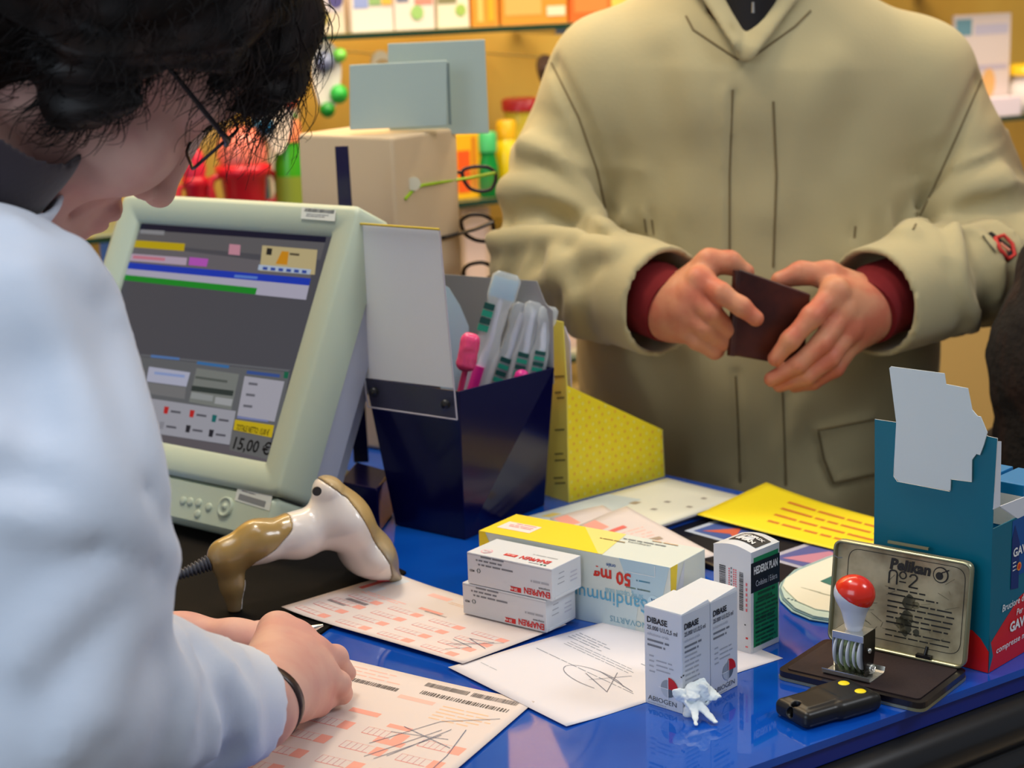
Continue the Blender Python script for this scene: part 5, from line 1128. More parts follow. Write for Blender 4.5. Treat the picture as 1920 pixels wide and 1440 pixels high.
def head_sculpt(HF, c, vox=.0016, scale=1.0, ears=True):
    """HF rows: right, forward, up (world); c: centre between the ears at eye height"""
    Rt, Fw, Up = [Vector(a) for a in HF]; c = Vector(c)
    S = Sculpt([c[i] - .19 for i in range(3)], [c[i] + .17 for i in range(3)], vox)
    L = lambda x, y, z: tuple(c + (Rt * x + Fw * y + Up * z) * scale)
    E = lambda p, r: S.ell(L(*p), [a * scale for a in r], [tuple(Rt), tuple(Fw), tuple(Up)])
    C = lambda a, b, r1, r2: S.cone(L(*a), L(*b), r1 * scale, r2 * scale)
    S.d = E((0, -.012, .035), (.074, .098, .084)); S.U(E((0, .026, .034), (.064, .070, .058)), .02); S.U(E((0, .030, -.022), (.062, .062, .086)), .02)
    for s_ in (-1, 1):
        S.U(C((s_ * .050, .000, -.055), (s_ * .018, .074, -.100), .019, .016), .025)
        S.U(E((s_ * .038, .062, -.030), (.028, .026, .030)), .02)
        S.U(C((s_ * .010, .086, .022), (s_ * .048, .068, .018), .0100, .0100), .014)
    S.U(E((0, .079, -.104), (.022, .018, .017)), .018)
    S.U(C((0, .060, -.060), (0, .079, -.076), .030, .020), .02)
    for s_ in (-1, 1): S.S(E((s_ * .031, .098, .000), (.020, .016, .014)), .012)
    for s_ in (-1, 1):
        S.U(E((s_ * .030, .0735, .0), (.0140, .0125, .0125)), .002); S.U(C((s_ * .018, .084, .0075), (s_ * .043, .078, .0065), .0032, .0030), .005)
    S.U(C((0, .088, .010), (0, .107, -.040), .0080, .0088), .010); S.U(E((0, .108, -.044), (.0105, .0100, .0085)), .007)
    for s_ in (-1, 1): S.U(E((s_ * .0118, .0945, -.0465), (.0068, .0100, .0072)), .005); S.S(E((s_ * .0085, .1000, -.0545), (.0048, .0060, .0048)), .0015)
    S.U(C((-.016, .0940, -.0690), (.016, .0940, -.0690), .0052, .0052), .006); S.U(C((-.013, .0935, -.0790), (.013, .0935, -.0790), .0060, .0060), .006)
    S.U(C((0, .099, -.0700), (0, .0995, -.0702), .0045, .0045), .006)
    S.S(C((-.024, .0985, -.0742), (.024, .0985, -.0742), .0016, .0016), .0025)
    S.S(C((-.030, .080, -.050), (-.032, .066, -.078), .0012, .0012), .008); S.S(C((.030, .083, -.050), (.034, .070, -.082), .0012, .0012), .008)
    for s_ in ((-1, 1) if ears else ()): S.U(E((s_ * .074, -.004, -.008), (.007, .018, .030)), .008)
    return S, L, E, C

# ---------------------------------------------------------------- the pharmacist
skin = mat('pharmacist_skin', (216, 172, 158), .5, spec=.35, sub=.1, vary=(22, (208, 154, 144), .42, .62), bump=(240, .12, .0006))
nail = mat('nail_pink', (226, 140, 130), .25, spec=.6)
coat_m = mat('lab_coat_cotton', (226, 234, 248), .75, spec=.2, bump=(260, .22, .0008), sheen=.1)
HC = D(162, 25, 1.16); HS = 1.1
Fw = Vector((.55, .38, -.74)).normalized(); Up = Vector((.80, .08, .60)); Up = (Up - Fw * Up.dot(Fw)).normalized(); Rt = Fw.cross(Up)
wo = thing('person', 'person in a white lab coat and glasses bending over the counter, writing on a form', 'person', (-.45, 1.02, 0))
WI = Matrix.Translation((.45, -1.02, 0))
SH, hl, hE, hC = head_sculpt((Rt, Fw, Up), HC, .0019, HS, False)
neck0, neck1 = hl(0, -.030, -.06), D(-150, 330, 1.11)
SH.U(SH.cone(neck0, neck1, .046, .044), .03)
hp, hf = polys(SH)
shR, elR, wrR = D(-30, 610, 1.03), D(92, 1290, .985), D(478, 1330, 1.14)
shL, elL, wrL = Vector((-.44, 1.33, 1.33)), D(120, 1180, 1.36), D(345, 1207, 1.315)
# near (right) hand, loosely closed round a pen
S = Sculpt((-.27, 1.05, .995), (-.06, 1.36, 1.115), .0012)
S.d = S.cone(D(400, 1335, 1.09), wrR, .027, .0245)
K_ = {'i': D(520, 1186, 1.262), 'm': D(556, 1204, 1.256), 'r': D(588, 1232, 1.246), 'p': D(602, 1272, 1.228)}
S.U(S.cone(wrR, K_['i'], .0230, .0150), .012); S.U(S.cone(wrR, K_['m'], .0230, .0150), .012); S.U(S.cone(wrR, K_['r'], .0225, .0145), .012); S.U(S.cone(wrR, K_['p'], .0215, .0135), .012)
S.U(S.cone(D(515, 1275, 1.20), D(560, 1250, 1.225), .022, .017), .012)
for k_ in 'imrp': S.U(S.ell(K_[k_] + Vector((0, 0, .002)), (.0125, .0125, .0125)), .005)
S.chain([K_['i'], D(550, 1204, 1.285), D(580, 1224, 1.300)], [.0120, .0098, .0080], .003, .006)
S.chain([K_['m'], D(588, 1216, 1.274), D(604, 1238, 1.285)], [.0120, .0098, .0080], .003, .006)
S.chain([K_['r'], D(628, 1234, 1.262), D(640, 1253, 1.270), D(652, 1262, 1.272)], [.0118, .0098, .0078, .0064], .003, .006)
S.chain([K_['p'], D(634, 1282, 1.236), D(640, 1300, 1.244), D(624, 1306, 1.246)], [.0110, .0092, .0078, .0066], .003, .005)
S.chain([D(560, 1320, 1.19), D(596, 1318, 1.222), D(618, 1308, 1.240)], [.0130, .0098, .0078], .003, .008)
S.S(S.Z - (CZ + .0012), .001)
r1, f1 = polys(S)
# far (left) hand and bare forearm
S = Sculpt((-.42, 1.22, .995), (-.10, 1.44, 1.10), .0014)
S.d = S.cone(D(230, 1200, 1.345), wrL, .027, .0225); S.U(S.cone(wrL, D(440, 1215, 1.30), .0225, .0200, ((0, 0, 1), 1.0)), .01)
for a_, b_ in (((500, 1195), 1.315), ((505, 1210), 1.300), ((508, 1225), 1.288)): S.U(S.cone(D(440, 1215, 1.30), D(*a_, b_), .018, .0120), .01)
S.chain([D(500, 1195, 1.315), D(545, 1192, 1.322), D(560, 1206, 1.318)], [.0110, .0088, .0070], .003); S.chain([D(505, 1210, 1.302), D(545, 1208, 1.306), D(556, 1220, 1.300)], [.0110, .0088, .0070], .003)
S.chain([D(508, 1225, 1.290), D(540, 1226, 1.294), D(548, 1234, 1.290)], [.0105, .0085, .0068], .003); S.chain([D(450, 1190, 1.32), D(490, 1186, 1.335), D(520, 1195, 1.338)], [.0110, .0090, .0075], .003)
S.S(S.Z - (CZ + .0012), .001)
l1, lf1 = polys(S)
# what the coat covers, and the legs under the counter
S = Sculpt((-.80, .72, .02), (-.05, 1.55, 1.48), .009)
S.d = S.cone(neck1, (-.47, 1.06, .98), .075, .115); S.chain([tuple(shR), tuple(elR), tuple(wrR)], [.045, .036, .024], .02); S.chain([tuple(shL), tuple(elL), tuple(D(300, 1203, 1.328))], [.045, .036, .026], .02)
for dx, dy in ((-.07, -.09), (.05, .03)): S.chain([(-.47 + dx * .5, 1.04 + dy * .5, .95), (-.47 + dx, 1.02 + dy, .50), (-.48 + dx, .98 + dy, .09)], [.10, .060, .045], .03)
t1, tf1 = polys(S)
lids = [0] * len(hf)
join_mesh('body', [(hp, hf, 0), (r1, f1, 0), (l1, lf1, 0), (t1, tf1, 0)], [skin], wo, WI)
# fingernail and eye details
b = MB(); p = Vector(hl(.0305, .0862, .0)); b.lathe([(.0001, .0010), (.0030, .0006), (.0052, -.0006)], mat('iris_brown', (40, 24, 18), .1), 16); b.X = Matrix()
eye = b.build('iris', wo); eye.matrix_parent_inverse = WI; eye.matrix_world = Matrix.Translation(p) @ Fw.to_track_quat('Z', 'Y').to_matrix().to_4x4()
b = MB(); hairm = mat('dark_brown_hair', (17, 11, 10), .5, spec=.3, vary=(30, (44, 26, 20), .5, .75, (1, 1, .4)))
for s_ in (-1, 1):
    P_ = [hl(s_ * x, y, z) for x, y, z in ((.018, .0870, .0085), (.030, .0885, .0100), (.043, .0820, .0070))]; b.tube(P_, .0013, hairm, 6)
    b.tube([hl(s_ * x, y, z) for x, y, z in ((.014, .0970, .0270), (.030, .0950, .0310), (.048, .0800, .0260))], [.0022, .0028, .0012], hairm, 8, .5)
o = b.build('eyebrows_and_lashes', wo); o.matrix_parent_inverse = WI
# hair
S = Sculpt([HC[i] - .20 for i in range(3)], [HC[i] + .20 for i in range(3)], .0024)
Lc = lambda x, y, z: tuple(HC + (Rt * x + Fw * y + Up * z) * HS); AX = [tuple(Rt), tuple(Fw), tuple(Up)]
Eh = lambda p, r: S.ell(Lc(*p), [a * HS for a in r], AX)
S.d = Eh((0, -.024, .044), (.089, .110, .089)); S.U(Eh((0, -.060, -.030), (.080, .064, .070)), .03); S.U(Eh((0, -.050, -.066), (.068, .046, .046)), .02); S.U(Eh((0, .030, .080), (.068, .058, .040)), .03)
S.U(Eh((0, .074, .066), (.056, .030, .028)), .02); S.U(Eh((.026, .088, .050), (.028, .017, .026)), .012); S.U(Eh((-.030, .090, .055), (.030, .018, .026)), .012)
for s_ in (-1, 1): S.U(Eh((s_ * .074, .006, -.004), (.018, .030, .040)), .015); S.U(Eh((s_ * .066, .030, .046), (.020, .030, .028)), .015)
S.S(Eh((0, .084, -.040), (.064, .064, .078)), .008); S.S(Eh((0, .098, .012), (.052, .034, .032)), .006)
for s_ in (-1, 1): S.S(Eh((s_ * .074, .062, .004), (.034, .036, .032)), .006)
P3 = np.stack([S.X - HC[0], S.Y - HC[1], S.Z - HC[2]], -1)
ly = P3 @ np.array(Fw); lx = P3 @ np.array(Rt); lz = P3 @ np.array(Up)
ang_ = np.arctan2(lz - .03, ly); wv_ = 2.2 * np.sin(38 * ly + 25 * lx) + 1.6 * np.sin(52 * lz - 30 * ly); S.d = S.d + (.0030 * np.sin(95 * lx + 60 * lz - 30 * ly + wv_) + .0022 * np.sin(150 * lz - 120 * ly + 70 * lx + 1.5 * wv_)).astype(np.float32)
o = S.mesh('hair', hairm, wo, label='short wavy dark brown hair'); o.matrix_parent_inverse = WI
hv = np.array([v.co for v in o.data.vertices]); hn = np.array([v.normal for v in o.data.vertices])
cu = bpy.data.curves.new('hair_strands', 'CURVE'); cu.dimensions = '3D'; cu.bevel_depth = .00042; cu.bevel_resolution = 0; cu.resolution_u = 2
rh = np.random.RandomState(11); nF, nU, nR = np.array(Fw), np.array(Up), np.array(Rt)
for i in rh.permutation(len(hv)):
    if len(cu.splines) > 6500: break
    p = hv[i]; n = hn[i]; q = p - np.array(HC); y, z, x = q @ nF, q @ nU, q @ nR
    front = y > .06 and z > .02; edge = z < .0 or (y > .02 and z < .06)
    if q @ np.array([0, -1, 0]) < -.05: continue
    inner = not (front or edge)
    d_ = nF * .55 - nU * (.55 + .5 * rh.rand()) if z > 0 else -nU * .8 - nF * .1
    if inner: d_ = nF * .5 - nU * .45 + nR * .3
    d_ = d_ + n * ((.22 + .35 * rh.rand()) if front else .10) + rh.normal(size=3) * (.28 if front else .16); d_ -= n * (d_ @ n) * .35; d_ /= np.linalg.norm(d_)
    L_s = (.016 + .026 * rh.rand()) * (1.25 if front else .55); sd = np.cross(d_, n); ph = rh.rand() * 6; tw = 2.0 + 3.2 * rh.rand(); am = .0035 + .0060 * rh.rand() * (1 if front else .5)
    sp_ = cu.splines.new('POLY'); m_ = 9; sp_.points.add(m_ - 1)
    for k in range(m_):
        u = k / (m_ - 1); v = p + d_ * L_s * u + n * am * (math.cos(tw * u + ph) - math.cos(ph)) + sd * am * (math.sin(tw * u + ph) - math.sin(ph)) - nU * .006 * u * u
        sp_.points[k].co = (*v, 1); sp_.points[k].radius = 1.0 - .7 * u
cu.materials.append(hairm); o = bpy.data.objects.new('tmp', cu); COL.objects.link(o); me_ = bpy.data.meshes.new_from_object(o.evaluated_get(bpy.context.evaluated_depsgraph_get())); bpy.data.objects.remove(o)
o = bpy.data.objects.new('loose_strands', me_); o['kind'] = 'stuff'; COL.objects.link(o); o.parent = wo; o.matrix_parent_inverse = WI
# turtleneck
S = Sculpt([neck1[i] - .16 for i in range(3)], [neck1[i] + .17 for i in range(3)], .003)
na = Vector(neck1); nb = D(-42, 212, 1.100)
S.d = S.cone(na - (nb - na) * .3, nb, .069, .066); S.S(S.cone(nb, nb + (nb - na).normalized() * .05, .0560, .064), .003)
sw = mat('charcoal_turtleneck', (48, 38, 46), .85, bump=(300, .3, .001), sheen=.2)
o = S.mesh('turtleneck', sw, wo); o.matrix_parent_inverse = WI
# the coat
S = Sculpt((-.76, .76, .62), (-.09, 1.56, 1.50), .0052)
fd = Vector((.88, .47, 0)); ld = Vector((-.47, .88, 0))
S.d = S.ell((-.400, 1.155, 1.215), (.115, .185, .20), [tuple(fd), tuple(ld), (0, 0, 1)]); S.U(S.ell((-.465, 1.06, .95), (.125, .185, .24), [tuple(fd), tuple(ld), (0, 0, 1)]), .08)
S.U(S.cone((-.47, 1.05, .98), (-.49, 1.02, .64), .155, .175, (tuple(fd), .8)), .06)
S.U(S.cone(shR, shL, .058, .060), .03); S.U(S.cone(D(-150, 420, 1.18), (-.43, 1.14, 1.26), .060, .09), .03)
S.chain([shR, D(70, 900, 1.0), elR], [.070, .0675, .0650], .02, .025); S.U(S.cone(elR, wrR, .0640, .0385), .012)
S.chain([shL, elL, D(235, 1200, 1.345)], [.068, .060, .038], .03, .04)
for pts, a_, w_ in (([(150, 480), (205, 560), (250, 760), (285, 930)], .007, .014), ([(60, 520), (110, 640), (170, 820), (235, 940)], .006, .016), ([(20, 960), (140, 980), (250, 1000), (325, 1065)], .009, .013), ([(0, 830), (110, 870), (230, 960), (280, 1010)], .006, .014),
    ([(40, 1230), (130, 1130), (210, 1075), (300, 1060)], .008, .014), ([(190, 1330), (240, 1200), (300, 1120)], .006, .012), ([(120, 1400), (180, 1250), (240, 1150)], .005, .012), ([(345, 1200), (395, 1280), (405, 1400)], .006, .010), ([(300, 1180), (345, 1300), (340, 1420)], .006, .012),
    ([(430, 1250), (470, 1330), (470, 1420)], .004, .010), ([(60, 700), (60, 900)], -.006, .02), ([(255, 930), (275, 985), (270, 1040)], -.010, .010), ([(180, 1010), (300, 1085)], -.006, .009), ([(370, 1220), (420, 1330), (425, 1420)], -.005, .010), ([(30, 420), (100, 470), (150, 520)], .004, .010)):
    S.crease(pts, a_ * 1.7, w_ * 1.1)
S.apply(); S.rings(shR, elR, .0012, .060, .45, 1.1, .068, 1); S.rings(elR, wrR, .0018, .045, .0, .85, .06, 4); S.noise(.0016, 34, 3)
wd = (wrR - elR).normalized(); cp_ = wrR - wd * .014
pl = (S.X - cp_.x) * wd.x + (S.Y - cp_.y) * wd.y + (S.Z - cp_.z) * wd.z; near = S.cone(cp_, cp_ + wd * .05, .065)
S.S(np.maximum(-pl, near), .002); S.S(S.cone(cp_ - wd * .035, cp_ + wd * .03, .0325), .002)
S.S(S.cone(nb, na, .067, .068), .002)
S.S(np.where((S.X + S.Y) > .875, S.Z - (CZ + .0040), 1.0).astype(np.float32), .001)
o = S.mesh('lab_coat', coat_m, wo); o.matrix_parent_inverse = WI
# coat collar folded down round the turtleneck
S = Sculpt([na[i] - .20 for i in range(3)], [na[i] + .20 for i in range(3)], .0032)
ring_c = na.lerp(nb, .48); axn = (nb - na).normalized()
S.d = S.cone(ring_c - axn * .030, ring_c + axn * .004, .092, .075); S.S(S.cone(ring_c - axn * .08, ring_c + axn * .09, .0690), .002)
S.S(np.maximum(-((S.X - ring_c.x) * axn.x + (S.Y - ring_c.y) * axn.y + (S.Z - ring_c.z) * axn.z) + .020, -1).astype(np.float32), .003)
o = S.mesh('coat_collar', coat_m, wo); o.matrix_parent_inverse = WI
# glasses
hl0 = hl
def hl(x, y, z): return hl0(x, y - .005, z + .011)
gl = thing('eyeglasses', 'thin dark framed eyeglasses worn by the person in the lab coat', 'glasses', Vector(hl(0, .095, 0))); GI = Matrix.Translation(-Vector(hl(0, .095, 0)))
gm = mat('gunmetal_frame', (44, 38, 42), .25, metal=.6)
def lensring(s_):
    return [hl(s_ * (.033 + .0265 * x), .1000 - .006 * abs(x) * max(x, 0), -.006 + .0175 * z) for x, z in [(max(-1, min(1, 1.15 * math.cos(a_))), max(-1, min(1, 1.15 * math.sin(a_)))) for a_ in np.linspace(0, 2 * math.pi, 33)[:-1]]]
b = MB()
for s_ in (-1, 1): q_ = lensring(s_); b.tube(q_ + q_[:2], .0011, gm, 8)
b.tube([hl(-.008, .1000, .002), hl(0, .1030, .005), hl(.008, .1000, .002)], .0012, gm, 8); o = b.build('frame', gl); o.matrix_parent_inverse = GI
for s_ in (-1, 1):
    b = MB(); b.add(lensring(s_), [tuple(range(32))], MATS['spectacle_lens']); o = b.build('lens', gl); o.matrix_parent_inverse = GI
    b = MB(); b.tube([hl(s_ * .0590, .0960, .002), hl(s_ * .0665, .0920, .005), hl(s_ * .0715, .0840, .006), hl(s_ * .0775, .040, .010), hl(s_ * .0790, .0, .012), hl(s_ * .0770, -.016, .002)], [.0020, .0024, .0018, .0016, .0016, .0014], gm, 8); o = b.build('temple', gl); o.matrix_parent_inverse = GI
# watch strap
b = MB(); wv = (K_['m'] - wrR).normalized(); wc = wrR.lerp(K_['m'], .07); sx = wv.cross(Vector((0, 0, 1))).normalized(); sz = sx.cross(wv)
strap = mat('brown_leather_strap', (52, 34, 30), .35, spec=.6)
q_ = [tuple(wc + sx * (.0292 * math.cos(a_)) + sz * (.0268 * math.sin(a_))) for a_ in np.linspace(0, 2 * math.pi, 41)]
rings = []
for p in q_[:-1]:
    p = Vector(p); r_ = (p - wc).normalized(); rings.append([tuple(p + r_ * a_ + wv * b_) for a_, b_ in ((.0004, -.0050), (.0022, -.0042), (.0022, .0042), (.0004, .0050), (-.0006, .0042), (-.0006, -.0042))])
b.loft(rings + [rings[0]], strap, False, True); o = b.build('watch_strap', wo); o.matrix_parent_inverse = WI
b = MB(); p = wc + sx * -.018 + sz * .023; b.lathe([(.0028, -.001), (.0030, .0012), (.0018, .0020), (.0001, .0020)], strap, 14); o = b.build('strap_keeper', wo); o.matrix_parent_inverse = WI; o.matrix_world = Matrix.Translation(p)
# the pen
pn = thing('pen', 'white ballpoint pen with silver tip poking out beyond the writing hand', 'pen', D(560, 1192, 1.318)); pt = D(606, 1172, 1.300); pe = D(430, 1228, 1.285); PI_ = Matrix.Translation(-D(560, 1192, 1.318)); pd = (pt - pe).normalized()
b = MB(); b.tube([pe, pt - pd * .020], .0042, whitep, 14); o = b.build('barrel', pn); o.matrix_parent_inverse = PI_
b = MB(); b.tube([pt - pd * .020, pt - pd * .015, pt - pd * .004, pt], [.0044, .0040, .0018, .0008], chrome, 14); o = b.build('metal_tip', pn); o.matrix_parent_inverse = PI_

# ---------------------------------------------------------------- the customer
skin2 = mat('customer_skin', (206, 140, 104), .5, spec=.4, sub=.1, vary=(26, (198, 112, 84), .42, .62), bump=(200, .25, .0008))
khaki = mat('khaki_cotton', (184, 171, 130), .8, spec=.15, bump=(220, .25, .0008), sheen=.15)
khaki_d = mat('khaki_lining', (96, 96, 96), .8); redk = mat('dark_red_knit', (112, 10, 16), .9, bump=(400, .4, .001, (1, 1, .2)))
cu_ = thing('person', 'person in a khaki jacket standing across the counter with a brown wallet in both hands', 'person', (.27, 2.06, 0)); CI = Matrix.Translation((-.27, -2.06, 0))
cL, cR = D(1243, 566, 1.845), D(1637, 566, 1.850)
eL, eR = D(1022, 500, 2.00), D(1866, 490, 2.00); sL, sR = D(1150, 158, 2.06), D(1704, 160, 2.07)
S = Sculpt((-.08, 1.76, .72), (.62, 2.27, 1.62), .0046)
S.d = S.cone(D(1405, 230, 2.07), D(1420, 640, 2.07), .186, .198, ((0, 1, 0), .70)); S.U(S.cone(D(1420, 640, 2.07), D(1430, 1150, 2.09), .200, .205, ((0, 1, 0), .70)), .05)
S.U(S.cone(sL, sR, .072, .072), .06); S.U(S.cone(D(1405, -20, 2.05), D(1400, 120, 2.05), .080, .12, ((0, 1, 0), .9)), .06)
S.chain([sL, D(1056, 330, 2.05), eL], [.072, .064, .060], .012, .02); S.U(S.cone(eL, cL, .062, .0585), .006)
S.chain([sR, D(1802, 330, 2.06), eR], [.074, .064, .064], .012, .02); S.U(S.cone(eR, cR, .066, .0585), .006)
for pts, a_, w_ in (([(1374, 175), (1368, 330), (1368, 480)], -.0045, .005), ([(1362, 180), (1356, 330), (1357, 480)], .003, .008), ([(1380, 700), (1384, 800), (1388, 900)], -.0045, .005), ([(1470, 740), (1474, 900)], -.003, .005),
    ([(1036, 120), (1085, 220), (1120, 320), (1140, 400)], -.007, .008), ([(1838, 150), (1790, 260), (1745, 360), (1705, 440)], -.006, .008),
    ([(938, 352), (1010, 350), (1080, 385), (1130, 430)], .010, .012), ([(932, 420), (1010, 395), (1080, 420), (1120, 440)], -.009, .010), ([(930, 450), (1010, 440), (1085, 448), (1150, 470)], .009, .012), ([(985, 270), (1040, 290), (1080, 340), (1120, 400)], .007, .012),
    ([(1000, 210), (1050, 230), (1100, 330)], -.005, .012), ([(1040, 480), (1065, 540), (1080, 620)], .006, .012), ([(1085, 470), (1098, 540), (1100, 620)], -.003, .012), ([(960, 560), (1030, 520), (1100, 470)], .006, .012), ([(1010, 600), (1060, 550), (1130, 490)], -.005, .010), 
    ([(1790, 430), (1800, 520), (1826, 610)], .007, .010), ([(1820, 440), (1845, 520), (1850, 600)], -.006, .012), ([(1740, 430), (1770, 480), (1796, 500)], .005, .010),
    ([(1880, 330), (1820, 350), (1740, 400), (1700, 440)], .008, .014), ([(1900, 380), (1830, 390), (1760, 420)], -.009, .012), ([(1870, 230), (1800, 300), (1750, 370)], .005, .014),
    ([(1275, 60), (1300, 200), (1270, 380)], .0025, .026), ([(1240, 120), (1260, 300), (1220, 460)], -.004, .022), ([(1560, 120), (1500, 260), (1450, 400)], .004, .024), ([(1600, 220), (1560, 340), (1590, 430)], -.003, .02),
    ([(1180, 690), (1220, 760), (1230, 860)], .005, .020), ([(1300, 640), (1330, 740), (1340, 880)], .004, .018), ([(1500, 760), (1470, 840), (1480, 930)], .004, .014),
    ([(1534, 806), (1545, 860), (1565, 905), (1640, 888)], .0035, .005), ([(1526, 812), (1538, 868), (1560, 916), (1640, 900)], -.005, .005), ([(1534, 806), (1640, 780)], .003, .005), ([(1216, 400), (1222, 438)], -.004, .004), ([(1208, 402), (1214, 438)], .003, .005), ([(1602, 424), (1600, 446)], -.004, .004)):
    S.crease(pts, a_ * (3.0 if abs(a_) > .0052 else 1.25), w_)
S.apply(); S.rings(sL, eL, .0060, .050, .30, 1.1, .064, 2); S.rings(eL, cL, .0055, .044, -.1, .70, .062, 5); S.rings(sR, eR, .0060, .052, .30, 1.1, .066, 3); S.rings(eR, cR, .0055, .046, -.1, .72, .064, 6); S.noise(.0014, 30, 8)
badge_ = [S.hit(x, y) for x, y in ((1840, 442), (1858, 434), (1903, 470), (1893, 490), (1862, 470))]; bring_ = [S.hit(x, y) for x, y in ((1864, 447), (1880, 441), (1896, 457), (1901, 478), (1888, 486), (1873, 467))]; bpale_ = [S.hit(x, y) for x, y in ((1873, 456), (1890, 470))]
for c_, e_, fl in ((cL, eL, 1), (cR, eR, 1)):
    wdv = (c_ - e_).normalized(); q_ = c_ + wdv * .004; pl = (S.X - q_.x) * wdv.x + (S.Y - q_.y) * wdv.y + (S.Z - q_.z) * wdv.z; near = S.cone(q_, q_ + wdv * .06, .095)
    S.S(np.maximum(-pl, near), .002); S.S(S.cone(q_ - wdv * .030, q_ + wdv * .05, .0520), .002)
S.S(S.cone(D(1408, -120, 2.02), D(1402, 0, 1.985), .060, .046), .004)
S.S(S.cone(D(1404, -60, 1.96), D(1404, 50, 1.925), .032, .008), .006)
seams_ = [[S.hit(x0 + (x1 - x0) * k / 8, y0 + (y1 - y0) * k / 8) for (x0, y0), (x1, y1) in zip(L_q[:-1], L_q[1:]) for k in range(9)] for L_q in (
    [(1374, 168), (1368, 330), (1368, 470)], [(1379, 705), (1384, 800), (1388, 905)], [(1450, 190), (1456, 330), (1450, 500)], [(1467, 735), (1474, 910)], [(1034, 118), (1085, 220), (1120, 320), (1135, 390)], [(1840, 150), (1792, 260), (1747, 360), (1712, 430)],
    [(1640, 786), (1534, 806), (1545, 860), (1563, 905), (1640, 889)], [(1222, 412), (1226, 440)], [(1208, 410), (1212, 440)], [(1604, 424), (1602, 446)], [(1286, 30), (1300, 56), (1384, 112)], [(1520, 20), (1490, 50), (1410, 108)])]
o = S.mesh('jacket', khaki, cu_); o.matrix_parent_inverse = CI
b = MB()
for q_ in seams_:
    q_ = [Vector(p) for p in q_ if p is not None]; q_ = [q_[0]] + [p for a, p in zip(q_[:-1], q_[1:]) if .0005 < (p - a).length < .06]
    q_ = [p + Vector((0, -.0004, 0)) for p in q_]
    if len(q_) > 3: b.tube(q_, .0012, mat('seam_thread', (120, 104, 70), .8) if 'seam_thread' not in MATS else MATS['seam_thread'], 6)
sm_ = b.build('seams', cu_); sm_.matrix_parent_inverse = CI
# stand collar of two wings
S = Sculpt(tuple(D(1400, 20, 2.0) - Vector((.13, .13, .10))), tuple(D(1400, 20, 2.0) + Vector((.13, .16, .12))), .0032)
S.d = S.cone(D(1318, -50, 1.985), D(1388, 80, 1.932), .021, .012, ((.5, -.8, .2), .35)); S.U(S.cone(D(1492, -50, 1.985), D(1400, 92, 1.930), .022, .014, ((-.5, -.8, .2), .35)), .002)
S.U(S.cone(D(1300, -50, 1.99), D(1310, -60, 2.08), .020, .022, ((1, 0, 0), .4)), .01); S.U(S.cone(D(1508, -50, 1.99), D(1498, -60, 2.08), .020, .022, ((1, 0, 0), .4)), .01)
o = S.mesh('stand_collar', khaki, cu_); o.matrix_parent_inverse = CI
b = MB(); b.tube([D(1404, -80, 2.0), D(1404, 10, 1.985), D(1403, 100, 1.955)], [.058, .046, .020], mat('black_sweater', (20, 16, 18), .8), 24, .8); o = b.build('black_sweater', cu_); o.matrix_parent_inverse = CI
b = MB(); b.tube([D(1412, 4, 1.920), D(1412, 24, 1.920)], [.0028, .0034], steel, 8, .5); o = b.build('zip_pull', cu_); o.matrix_parent_inverse = CI
# red knit cuffs inside the sleeves
for c_, e_, w_ in ((cL, eL, D(1262, 580, 1.832)), (cR, eR, D(1622, 585, 1.836))):
    wdv = (c_ - e_).normalized(); b = MB(); b.tube([c_ - wdv * .05, c_ - wdv * .01, w_], [.040, .040, .0365], redk, 24); o = b.build('knit_cuff', cu_); o.matrix_parent_inverse = CI
# arm badge
bo_ = Vector((0, -.003, .0005)); S_b = [Vector(p) + bo_ for p in badge_ if p is not None]
b = MB(); b.add([tuple(p) for p in S_b], [tuple(range(len(S_b)))], mat('badge_black', (16, 16, 14), .7)); 
badge = [Vector(p) + bo_ * 1.5 for p in bring_ if p is not None]
b.tube([tuple(p) for p in badge + badge[:1]], .0022, mat('badge_red', (206, 52, 44), .6), 6); b.tube([tuple(Vector(p) + bo_ * 2) for p in bpale_ if p is not None], .0016, mat('badge_pale', (240, 150, 120), .6), 6)
o = b.build('sleeve_badge', cu_, label='black badge with red ring on the upper sleeve'); o.matrix_parent_inverse = CI

